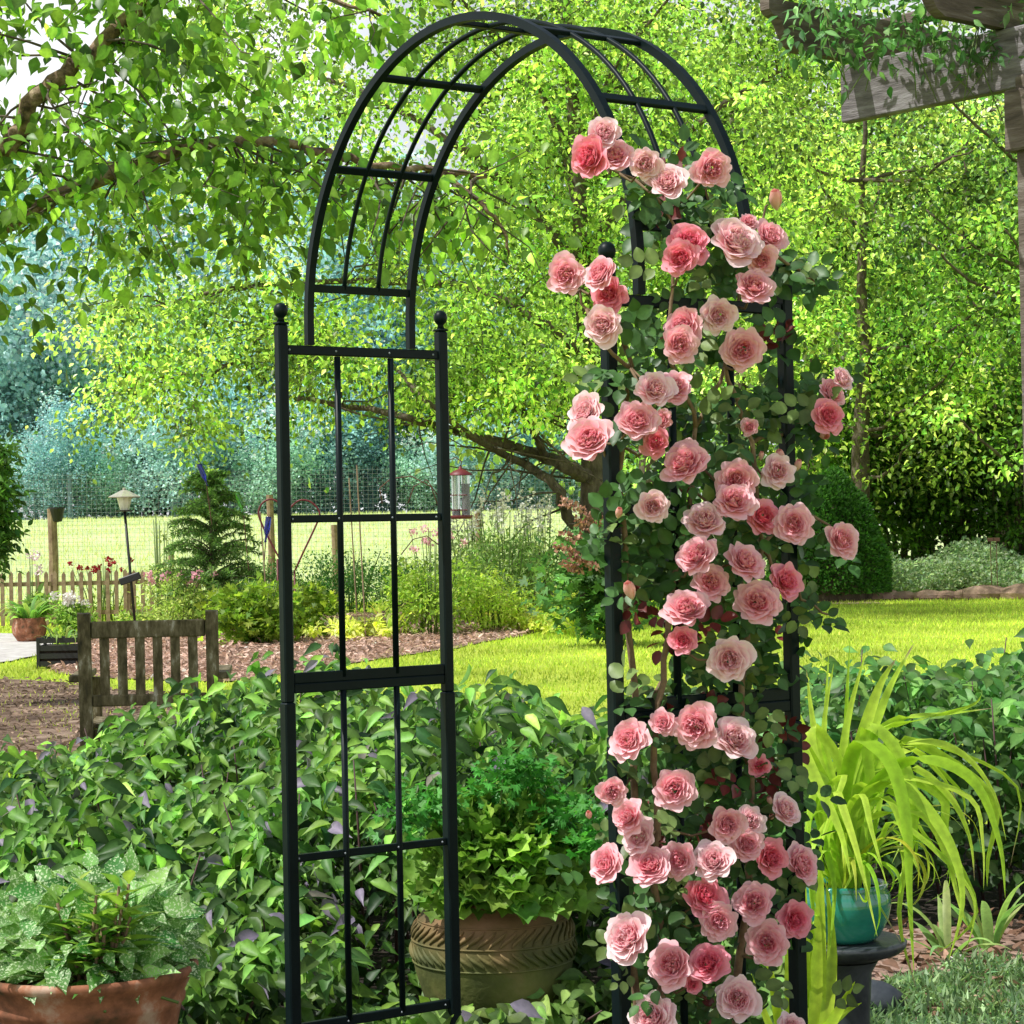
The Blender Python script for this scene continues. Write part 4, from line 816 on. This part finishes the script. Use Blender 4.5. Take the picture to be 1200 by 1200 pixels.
# ------------------------------------------------------------------ wire fence beyond garden
YF = 40.0; x0, x1 = XG(-150, YF), XG(720, YF); wf = empty('wire_fence', ((x0+x1)/2, YF, 0), 'tall fine wire mesh fence on wooden posts along the field', 'fence')
mb = MB(); z = .06
while z < 2.45: mb.box(((x0+x1)/2, YF, z), (x1-x0, .0035, .0035)); z += .075
x = x0
while x < x1: mb.box((x, YF+.005, 1.23), (.0035, .0035, 2.4)); x += .085
mb.build('wire_mesh', M['darkwire'], wf)
for px, top, w in ((62, 596, .17), (317, 580, .13), (392, 615, .13), (-60, 596, .15), (560, 600, .13), (200, 640, .1)):
    mb = MB(); zt = P(px, top, YF)[2]; mb.tube([(XG(px, YF), YF-.1, 0), (XG(px, YF)+.02, YF-.1, zt*.5), (XG(px, YF), YF-.1, zt)], [w*.55, w*.5, w*.48], 10); p_ = mb.build('post', M['picket'], wf, False)
    if px == 62: mb = MB(); mb.lathe((XG(68, YF), YF-.1, zt-.25), [(.0, 0), (.09, .02), (.14, .24), (.14, .27), (0, .27)], 14); mb.build('post_lamp', M['black'], p_)
# picket fence
YK = 32.0; pf = empty('picket_fence', (XG(100, YK), YK, 0), 'low weathered picket fence along the back of the flower bed on the left', 'fence')
x = XG(-40, YK); i = 0
while x < XG(235, YK):
    Yq = YK+.0; h = .80+random.uniform(-.015, .015); w = .055; mb = MB(); px_ = 600+FP*x/YK
    vs = [(x-w/2, Yq, .03), (x+w/2, Yq, .03), (x+w/2, Yq, h-.04), (x, Yq, h), (x-w/2, Yq, h-.04)]; vs += [(a, b_+.018, c_) for a, b_, c_ in vs]
    mb.add(vs, [(0, 1, 2, 3, 4), (9, 8, 7, 6, 5)]+[(k, k+5, (k+1) % 5+5, (k+1) % 5) for k in range(5)]); mb.build('picket', M['picket'], pf); x += .125
for z in (.2, .62): mb = MB(); mb.box(((XG(-40, YK)+XG(235, YK))/2, YK+.035, z), (XG(235, YK)-XG(-40, YK), .03, .06)); mb.build('rail', M['picket'], pf)
for px in (-30, 60, 150, 230): mb = MB(); mb.box((XG(px, YK), YK+.09, .33), (.08, .08, .86), None, .01); mb.build('fence_post', M['picket'], pf)

# ------------------------------------------------------------------ lamp, hooks, feeder, trellis, bottles
Y = 28.5; x = XG(157, Y); lamp = empty('garden_lamp', (x, Y, 0), 'pagoda roofed garden lantern on a thin dark pole', 'garden lamp')
mb = MB(); zt = P(150, 598, Y)[2]; xt = P(146, 598, Y)[0]; mb.tube([(x, Y, 0), (xt, Y, zt)], .018, 8); mb.build('pole', M['black'], lamp, True)
mb = MB(); mb.lathe((xt, Y, zt), [(0, -.02), (.10, -.015), (.115, 0), (.04, .005)], 12); mb.build('bracket', M['black'], lamp)
mb = MB(); mb.lathe((xt, Y, zt), [(.055, 0), (.10, .17), (0, .17)], 8); mb.build('lamp_glass', M['paleplastic'], lamp)
mb = MB(); mb.lathe((xt, Y, zt+.16), [(.20, 0), (.21, .012), (.13, .05), (.05, .09), (.02, .10), (.025, .12), (0, .13)], 8); mb.build('lamp_roof', M['copper'], lamp)
q = P(153, 678, Y); tray = MB(); tray.box((q[0], Y-.04, q[2]), (.29, .05, .10), (np.array([.9, 0, .3]), np.array([0, 1, 0]), np.array([-.3, 0, .9])), .01); tray.build('solar_panel', M['black'], lamp)
def arcpts(c, r, a0, a1, n=14): return [np.array([c[0]+r*math.cos(a), c[1], c[2]+r*math.sin(a)]) for a in np.linspace(a0, a1, n)]
Y = 25.5; hk = empty('shepherd_hook', (XG(516, Y), Y, 0), 'dark metal shepherd hook with curled arms, carrying the bird feeder', 'shepherd hook')
mb = MB(); mb.tube([(XG(516, Y), Y, 0), P(516, 600, Y), P(516, 540, Y)], .012, 8); mb.build('pole', M['rusty'], hk, True)
mb = MB(); mb.tube([P(516, 600, Y), P(505, 570, Y), P(482, 558, Y), P(458, 561, Y), P(445, 572, Y), P(448, 590, Y)], .008, 6); mb.tube([P(516, 585, Y), P(500, 562, Y), P(485, 570, Y), P(478, 590, Y)], .007, 6); mb.tube([P(516, 560, Y), P(522, 541, Y), P(534, 536, Y), P(541, 541, Y), P(540, 546, Y)], .008, 6); mb.tube([P(516, 640, Y), P(500, 628, Y), P(484, 632, Y), P(470, 650, Y)], .007, 6); mb.build('hook_arm', M['rusty'], hk, True)
fd = empty('bird_feeder', tuple(P(540, 608, Y)), 'red topped twin tube bird feeder hanging from the shepherd hook', 'bird feeder'); cx = P(540, 580, Y)[0]; zt = P(540, 557, Y)[2]; zb_ = P(540, 606, Y)[2]
mb = MB(); mb.lathe((cx, Y, zt), [(.135, 0), (.13, .02), (.06, .06), (.02, .075), (.015, .10), (0, .105)], 20); mb.build('roof', M['redmetal'], fd, True)
mb = MB(); mb.lathe((cx, Y, zb_), [(0, -.02), (.11, -.02), (.13, 0), (.13, .02), (0, .022)], 20); mb.build('tray', M['redmetal'], fd)
for s, fill in ((-.055, .15), (.055, .75)):
    mb = MB(); mb.lathe((cx+s, Y, zb_+.02), [(.048, 0), (.048, zt-zb_-.02)], 16); t_ = mb.build('tube', M['clear'], fd, True)
    mb = MB(); mb.lathe((cx+s, Y, zb_+.022), [(0, 0), (.043, 0), (.043, (zt-zb_)*fill), (0, (zt-zb_)*fill)], 14); mb.build('seed', M['soil'], t_)
    for z in (.08, .25): mb = MB(); mb.tube([(cx+s-.08, Y-.05, zb_+z), (cx+s+.02, Y-.05, zb_+z)], .006, 6); mb.build('perch', M['redmetal'], t_)
mb = MB(); mb.tube([(cx, Y, zt+.1), P(540, 544, Y)], .006, 6); mb.build('hanger', M['black'], fd)
Y = 26.5; ht = empty('heart_trellis', (XG(344, Y), Y, 0), 'red metal heart shaped garden trellis on stakes in the mulch bed', 'trellis')
mb = MB(); branch(mb, [P(a, b_, Y) for a, b_ in ((343, 672), (330, 658), (316, 633), (306, 612), (303, 600), (308, 589), (318, 585), (328, 590), (336, 600), (343, 592), (352, 586), (364, 588), (373, 597), (374, 606), (366, 625), (355, 648), (346, 668))], .012, .012, 8); mb.build('heart', M['redmetal'], ht, True)
for a, c_ in ((345, 668), (325, 655)): mb = MB(); mb.tube([P(a, c_, Y), (XG(a-1, Y), Y, -.05)], .011, 8); mb.build('stake', M['redmetal'], ht, True)
mb = MB(); mb.tube([P(318, 575, Y), (XG(318, Y), Y, 0)], .0, 4)
def bottle(px, py, Y, mat, lab, ang, foot, L_=.30):
    q = P(px, py, Y); e = empty('glass_bottle', tuple(q), lab, 'bottle', 'coloured bottles on garden stakes'); d = np.array([math.sin(ang), 0, math.cos(ang)])
    mb = MB(); pr = [(0, 0), (.033, .003), (.036, .02), (.036, .17), (.028, .20), (.014, .23), (.013, .29), (.016, .295), (.016, .305)]
    pts = [q-d*L_/2+d*(L_-z) for r_, z in pr]; mb.tube(pts[1:], [max(.001, r_) for r_, z in pr[1:]], 14); mb.build('bottle', mat, e, True)
    g = np.array([q[0]-d[0]*.3, q[1], foot]); mb = MB(); mb.tube([q-d*.1, g], .007, 6); mb.build('stake', M['rusty'], e)
bottle(238, 556, 29.0, M['blueglass'], 'cobalt blue bottle upended on a stake above the spruce top', -.35, 1.4)
bottle(282, 590, 29.0, M['greenglass'], 'green bottle upended on a stake at the right of the spruce', -.3, .8)
bottle(313, 620, 26.4, M['blueglass'], 'blue bottle hanging inside the left of the red heart trellis', .15, .9)
for px, Y, top, lab in ((305, 27, 560, 'thin bamboo cane left of the heart trellis'), (418, 26, 545, 'thin bamboo cane behind the arch lattice'), (409, 27, 560, 'slightly shorter bamboo cane behind the arch lattice')):
    mb = MB(); mb.tube([(XG(px+8, Y), Y, 0), P(px, top if px > 400 else 600, Y)], .009, 6); tag(mb.build('garden_cane', M['picket']), lab, 'cane')

# ------------------------------------------------------------------ background garden plants
def bush(name, px, Y, w, h, n, leaf, base, base2, lab, cat='shrub', tmpl=None, mat='leaf', flowers=None, spiky=0, dep=None, group=None, stems=10, droop=.2):
    x = XG(px, Y); e = empty(name, (x, Y, 0), lab, cat, group); dep = dep or w; m_ = max(8, n//45)
    d = rv(m_); r = rng.random((m_, 1))**.5; cen = np.array([x, Y, h*.5])+d*r*np.array([w/2, dep/2, h*.48]); cen[:, 2] = np.maximum(cen[:, 2], .04)
    foliage('foliage', cen, 45, max(.06, min(w, h)*.22), leaf, base, M[mat], e, tmpl or T_leaf(.45, .08, .15), base2=base2, var=.25, cvar=.2, droop=droop)
    mb = MB(); tips = []
    for k in range(stems):
        a = random.uniform(0, 6.28); r_ = random.random(); q = [(x+math.cos(a)*w*.12, Y+math.sin(a)*dep*.12, 0), (x+math.cos(a)*w*.3*r_, Y+math.sin(a)*dep*.3*r_, h*.55), (x+math.cos(a)*w*.45*r_, Y+math.sin(a)*dep*.4*r_, h*(1+spiky*random.random()))]; mb.tube(q, [.012, .009, .005], 5); tips.append(q[-1])
    split_build(mb, 'stem', M['greenstem'], e)
    if flowers:
        nf, fr, fc, kind = flowers; pos = []; 
        for k in range(nf):
            b_ = np.array(tips[k % len(tips)])+rng.normal(0, .04, 3) if kind == 'spike' or k < len(tips) else np.array([x+random.uniform(-w, w)*.45, Y-random.random()*dep*.4, h*random.uniform(.75, 1.1)])
            m3 = 26; off = np.clip(rng.normal(size=(m3, 3)), -1.1, 1.1)*fr*(np.array([.25, .25, 1.1]) if kind == 'spike' else np.array([.5, .5, .45])); scatter('flower', T_small(.9, .1), b_+off, rv(m3), rv(m3), .035*(1+fr*3)*rng.uniform(.6, 1.2, m3), tint(m3, fc, .15, .03), M['petal'], e)
    return e
# spruce
Y = 29.5; x = XG(247, Y); h = 2.1; sp_ = empty('spruce_tree', (x, Y, 0), 'young spruce with drooping dark green branches behind the bench', 'tree'); mb = MB(); mb.tube([(x, Y, 0), (x, Y, h)], [.06, .01], 8); mb.build('trunk', M['bark'], sp_, True)
mb = MB(); pos = []; drs = []
for k in range(150):
    z = h*(.08+.9*random.random()**1.0); L_ = .82*(1-z/h)**.6*random.uniform(.75, 1.15)+.10; a = random.uniform(0, 6.28); o = np.array([math.cos(a), math.sin(a), 0]); pts = [np.array([x, Y, z])+o*L_*t+ez*(.22*L_*t+.10*math.sin(t*3)*L_-.30*t*t*L_+.22*L_*t) for t in np.linspace(0, 1, 6)]; mb.tube(pts, [.012*(1-.15*i) for i in range(6)], 4)
    for i in range(1, 6):
        for _ in range(34): t = random.random(); pos.append(pts[i-1]*(1-t)+pts[i]*t); v = rv(1)[0]*.8+o*.5; v[2] -= .35; drs.append(v)
split_build(mb, 'limb', M['bark'], sp_); pos = np.array(pos); n = len(pos); scatter('crown', T_small(.22), pos, np.array(drs), rv(n), .075*rng.uniform(.6, 1.3, n), tint(n, (.06, .16, .045), .3, .1, (.22, .38, .12)), M['leaf'], sp_)
bush('boxwood_shrub', 320, 34, 1.7, .85, 5000, .05, (.03, .12, .025), (.07, .2, .04), 'low dark green clipped shrub behind the red heart trellis, left of the lattice bars', group='low dark shrubs along the field fence')
bush('boxwood_shrub', 405, 34.5, 2.2, .98, 6000, .05, (.03, .11, .025), (.06, .18, .04), 'low dark green shrub seen through the lattice of the arch', group='low dark shrubs along the field fence')
bush('boxwood_shrub', 480, 35, 1.6, .85, 4000, .05, (.04, .13, .03), (.08, .2, .04), 'low dark shrub beside the arch lattice near the feeder', group='low dark shrubs along the field fence')
bush('hydrangea_shrub', 300, 25.5, 1.15, .72, 2200, .11, (.10, .24, .03), (.28, .40, .05), 'bright green broad leaved shrub in the mulch bed behind the bench', tmpl=T_lobed())
bush('hydrangea_shrub', 352, 26.8, .75, .62, 1200, .11, (.10, .24, .03), (.34, .46, .06), 'small bright shrub at the foot of the heart trellis', tmpl=T_lobed())
bush('flowering_shrub', 205, 29, 1.2, .75, 2200, .06, (.22, .38, .08), (.45, .55, .2), 'pale green shrub with pink flowers in front of the spruce', flowers=(8, .08, (.85, .45, .55), 'ball'))
bush('perennial', 165, 30, .9, .30, 1000, .06, (.20, .38, .06), (.4, .5, .15), 'light green perennials at the foot of the garden lantern', 'plant')
bush('bee_balm', 120, 33.5, 1.3, .72, 400, .06, (.15, .3, .06), (.3, .4, .1), 'red flowered bee balm standing above the picket fence', 'plant', flowers=(16, .035, (.38, .02, .04), 'ball'), spiky=.35, stems=16)
bush('lily_plant', 36, 29, .5, .75, 500, .14, (.12, .3, .05), (.3, .46, .12), 'broad leaved lily with pale flowers at the left edge', 'plant', flowers=(3, .09, (.85, .72, .75), 'ball'), spiky=.45, stems=3)
bush('white_hydrangea', 82, 28, .55, .50, 700, .08, (.16, .34, .06), (.35, .5, .15), 'shrub with white ball flowers beside the picket fence', flowers=(9, .085, (.85, .86, .82), 'ball'))
bush('fennel_plant', 186, 31.5, .5, 1.35, 500, .05, (.3, .42, .12), (.5, .6, .25), 'tall airy pale yellow green plant left of the spruce', 'plant', spiky=.2)
bush('golden_sedge', 415, 26.2, 1.1, .28, 900, .10, (.5, .6, .12), (.7, .72, .3), 'low pale golden plant at the edge of the mulch bed', 'plant')
bush('tall_phlox', 505, 27, 1.15, 1.0, 2200, .075, (.17, .33, .05), (.35, .48, .1), 'tall green perennial with pink phlox heads behind the arch post', 'plant', flowers=(9, .06, (.88, .55, .60), 'ball'), spiky=.3, stems=14)
bush('lime_shrub', 575, 27.5, 1.0, .75, 1800, .06, (.25, .42, .05), (.45, .55, .12), 'light lime green shrub at the end of the mulch bed', 'shrub')
for px, Y, w, h, lab in ((590, 29, 1.3, 1.35, 'tall loosestrife with white flower spikes, left of the tree trunk'), (635, 30, 1.2, 1.25, 'leafy loosestrife clump with white spikes just before the tree trunk'), (555, 30, 1.0, 1.25, 'loosestrife clump with white spikes beside the bird feeder')):
    bush('loosestrife', px, Y, w, h, 2200, .10, (.12, .27, .07), (.38, .5, .22), lab, 'plant', T_leaf(.28, .05, .2), flowers=(14, .10, (.85, .88, .78), 'spike'), spiky=.3, stems=14, group='white spiked loosestrife by the tree')
bush('oakleaf_hydrangea', 712, 24, 1.15, 1.25, 1800, .14, (.05, .16, .05), (.12, .26, .08), 'dark leaved hydrangea with rusty brown flower cones beside the arch post', tmpl=T_lobed(), flowers=None)
x = XG(690, 23.4)
ho = [o for o in bpy.data.objects if o.name == 'oakleaf_hydrangea'][0]; pos = []
for px, py in ((670, 592), (688, 615), (668, 628), (664, 645), (680, 655), (695, 605), (670, 665), (690, 660)):
    c_ = P(px, py, 23.3); off = np.clip(rng.normal(size=(60, 3)), -1.5, 1.5)*np.array([.07, .03, .026]); off[:, 2] -= off[:, 0]*.4; pos = c_+off; k = 60; scatter('flower', T_small(.9), pos, rv(k), rv(k), .05*rng.uniform(.6, 1.2, k), tint(k, (.30, .13, .09), .25, .03, (.52, .33, .24)), M['petal'], ho)
for px, Y, w_, lab in ((655, 27, .5, 'clump of yellow green day lily leaves before the tree'), (620, 27.5, .4, 'smaller clump of day lily leaves left of the other'), (685, 26, .45, 'day lily leaves at the foot of the brown flowered hydrangea'), (450, 27, .35, 'grassy day lily tuft seen through the lattice bars')):
    b_ = np.array([XG(px, Y), Y, 0]); e = empty('day_lily', tuple(b_), lab, 'plant', 'day lily clumps'); mb, cols = blades(b_, 60, .22, .60, .03, (.38, .5, .06), 1.0, (.6, .66, .18), .5); build_cols(mb, cols, 'foliage', M['leaf'], e)
# lime ground cover
def cover(name, poly, n, leaf, h, base, base2, lab, z0=0.02):
    poly = np.array(poly); lo, hi = poly.min(0), poly.max(0); q = rng.random((n*4, 2))*(hi-lo)+lo; q = q[inpoly(q[:, 0], q[:, 1], [tuple(p) for p in poly])][:n]; k = len(q)
    z = h*(.6+.4*np.sin(q[:, 0]*3+q[:, 1])*np.sin(q[:, 1]*2.1))*rng.random(k)**.5+z0
    return tag(scatter(name, T_small2(.6), np.c_[q, z], rv(k)+np.array([0, 0, .3]), rv(k)*.6+np.array([0, 0, .8]), leaf*rng.uniform(.6, 1.3, k), tint(k, base, .25, .2, base2), M['leaf']), lab, 'ground cover', kind='stuff')
cover('lime_ground_cover', [G(560, 738)[:2], G(640, 748)[:2], G(720, 745)[:2], G(760, 720)[:2], G(740, 700)[:2], G(600, 706)[:2]], 9000, .08, .28, (.34, .48, .06), (.58, .66, .16), 'billowing lime green ground cover beside the lawn')
cover('silver_ground_cover', [(XG(985, 38), 37), (XG(1090, 38), 37.2), (XG(1330, 37), 36), (XG(1330, 41), 41), (XG(985, 41), 40)], 30000, .075, .95, (.17, .31, .19), (.40, .54, .38), 'silvery green bed of soft mounded leaves behind the stone edging')
# clipped round bush
Y = 36.5; x = XG(968, Y); e = empty('clipped_bush', (x, Y, 0), 'large clipped round dark green bush behind the right leg of the arch', 'shrub'); n = 30000; d = rv(n); d[:, 2] = np.abs(d[:, 2])*1; r = (1-.14*rng.random(n)**1.5)*(1+.04*np.sin(d[:, 0]*9)*np.sin(d[:, 2]*8)); pos = np.array([x, Y, .15])+d*r[:, None]*np.array([.98, .98, 1.95])
scatter('foliage', T_small(.5), pos, d+rv(n)*.7, d+rv(n)*.5, .075*rng.uniform(.6, 1.3, n), tint(n, (.03, .12, .02), .3, .1, (.08, .24, .04)), M['leaf'], e)
mb = MB(); mb.ball((x, Y, .5), .8, 14, (1, 1, 1.4)); mb.build('stem', M['bark'], e)
# stones along the lawn edge
for i, (px, s) in enumerate(((1005, .22), (1030, .3), (1058, .2), (1085, .24), (1108, .2), (1132, .24), (1152, .38), (1178, .26), (1200, .42), (1225, .3), (975, .2))):
    Y = 36.6-.012*(px-1000)*.3; mb = MB(); xx = XG(px, Y); mb.ball((xx, Y, .06), s, 12, (1.1, .8, .45), .08); tag(mb.build('edging_stone', M['stone'], None, False), ['flat tan edging stone at the near end of the silver bed', 'long low tan stone right of the roses', 'small tan edging stone', 'brown rounded edging stone', 'small brown edging stone', 'rounded stone before the silver bed', 'large tan stone before the plant marker', 'mid sized reddish edging stone', 'largest reddish edging stone at the frame edge', 'edging stone outside the frame', 'small stone beside the clipped bush'][i]+(' in the row along the lawn, number %d from the left' % (i+1) if i in (2, 4) else ''), 'stone', 'stones edging the silver bed')
sheet('stone_edge_mulch', smooth_loop([(XG(960, 35.5), 35.2), (XG(1030, 35.5), 35.0), (XG(1045, 35.5), 35.8), (XG(1330, 35.5), 35.9), (XG(1330, 38), 38), (XG(940, 38), 38)], 5, .03), .012, M['mulch'])
for px, lab in ((1160, 'small dark plant marker in the silver bed, left of the pair'), (1167, 'small dark plant marker in the silver bed, right of the pair')):
    Y = 36.8; mb = MB(); zt = .95; xx = XG(px, Y); mb.tube([(xx, Y, 0), (xx, Y, zt)], .007, 6); mb.box((xx, Y-.01, zt), (.11, .012, .06), None, .003); tag(mb.build('plant_marker', M['rusty']), lab, 'plant marker', 'plant markers')
# evergreen column at the left edge
Y = 17; x = XG(-30, Y); e = empty('evergreen_shrub', (x, Y, 0), 'dark leafy column of evergreen foliage cut by the left edge', 'shrub'); m_ = 120; zz = rng.uniform(1.08, 1.95, m_); aa = rng.uniform(0, 6.28, m_); rr = .25*np.sqrt(rng.random(m_))*(1-.3*np.abs(zz-1.5)); cen = np.c_[x+rr*np.cos(aa), Y+rr*np.sin(aa), zz]
foliage('foliage', cen, 60, .14, .07, (.03, .11, .02), M['leaf'], e, T_leaf(.5, .1, .15), base2=(.09, .2, .04), var=.3); mb = MB(); mb.tube([(x, Y, 0), (x, Y, 1.9)], [.05, .02], 8); mb.build('trunk', M['bark'], e, True)
# round clay pot and planter crate at the left
Y = 27.5; x = XG(32, Y); e = empty('clay_pot', (x, Y, 0), 'small round brown clay pot on the pale path at the left', 'pot'); mb = MB(); mb.lathe((x, Y, 0), [(0, 0), (.13, 0), (.20, .10), (.215, .19), (.19, .27), (.20, .30), (.17, .30), (.16, .25)], 28); mb.build('pot_wall', M['terra'], e, True); mb = MB(); mb.lathe((x, Y, .26), [(.165, 0), (0, .01)], 20); mb.build('soil', M['soil'], e)
b_ = np.array([x, Y, .27]); e = empty('pot_plant', tuple(b_), 'spiky bright green plant growing in the small round clay pot', 'potted plant'); mb, cols = blades(b_, 34, .10, .48, .06, (.15, .36, .06), .8, (.4, .55, .15), .8); build_cols(mb, cols, 'foliage', M['leaf'], e)
Y = 22; x = XG(70, Y); e = empty('planter_crate', (x, Y, 0), 'black slatted plastic planter crate on the ground left of the bench', 'planter')
mb = MB()
for s in (-1, 1):
    for k in range(4): mb.box((x, Y+s*.17, .05+k*.075), (.40, .012, .05)); mb.box((x+s*.2, Y, .05+k*.075), (.012, .32, .05))
    for t in (-1, 1): mb.box((x+s*.2, Y+t*.165, .15), (.03, .03, .31))
mb.build('crate_side', M['black'], e); mb = MB(); mb.box((x, Y, .12), (.37, .30, .2)); mb.build('soil', M['soil'], e)
b_ = np.array([x, Y, .23]); e = empty('strappy_plant', tuple(b_), 'sparse strap leaved seedlings growing in the black planter crate', 'potted plant'); mb, cols = blades(b_, 22, .15, .30, .025, (.15, .3, .08), 1.0, (.4, .5, .2), .9); build_cols(mb, cols, 'foliage', M['leaf'], e)

# ------------------------------------------------------------------ daylight
SUN = Vector((-.52, -.20, .83)).normalized()
el = math.asin(SUN.z); az = math.atan2(SUN.x, SUN.y)
w = bpy.data.worlds.new('World'); sc.world = w; w.use_nodes = True; nt = w.node_tree; nt.nodes.clear()
sky = nt.nodes.new('ShaderNodeTexSky'); sky.sky_type = 'NISHITA'; sky.sun_disc = False; sky.sun_elevation = el; sky.sun_rotation = az; sky.air_density = 1.0; sky.dust_density = 2.5
bg = nt.nodes.new('ShaderNodeBackground'); bg.inputs[1].default_value = .10; o_ = nt.nodes.new('ShaderNodeOutputWorld'); tcw = nt.nodes.new('ShaderNodeTexCoord'); nzw = nt.nodes.new('ShaderNodeTexNoise'); nzw.inputs['Scale'].default_value = 2.2; nzw.inputs['Detail'].default_value = 7; nt.links.new(tcw.outputs['Generated'], nzw.inputs['Vector'])
rpw = ramp(nt, [(.30, (0, 0, 0)), (.44, (1, 1, 1))]); nt.links.new(nzw.outputs['Fac'], rpw.inputs[0]); mxw = nt.nodes.new('ShaderNodeMix'); mxw.data_type = 'RGBA'; sxw = nt.nodes.new('ShaderNodeSeparateXYZ'); nt.links.new(tcw.outputs['Generated'], sxw.inputs[0]); mrw = nt.nodes.new('ShaderNodeMapRange'); nt.links.new(sxw.outputs['Z'], mrw.inputs[0]); mrw.inputs[1].default_value = .30; mrw.inputs[2].default_value = .5; mrw.inputs[3].default_value = 1; mrw.inputs[4].default_value = .15
mlw = nt.nodes.new('ShaderNodeMath'); mlw.operation = 'MULTIPLY'; nt.links.new(rpw.outputs[0], mlw.inputs[0]); nt.links.new(mrw.outputs[0], mlw.inputs[1]); nt.links.new(mlw.outputs[0], mxw.inputs['Factor']); nt.links.new(sky.outputs[0], mxw.inputs[6]); mxw.inputs[7].default_value = (11.5, 11.7, 12, 1)
nt.links.new(mxw.outputs[2], bg.inputs[0]); nt.links.new(bg.outputs[0], o_.inputs[0])
sl = bpy.data.lights.new('sun', 'SUN'); sl.energy = 5; sl.angle = math.radians(.55); sl.color = (1, .975, .93); so = bpy.data.objects.new('sun', sl); col.objects.link(so); so.rotation_euler = SUN.to_track_quat('Z', 'Y').to_euler()
sc.cycles.max_bounces = 8; sc.cycles.transparent_max_bounces = 8; sc.cycles.diffuse_bounces = 4; sc.cycles.transmission_bounces = 6
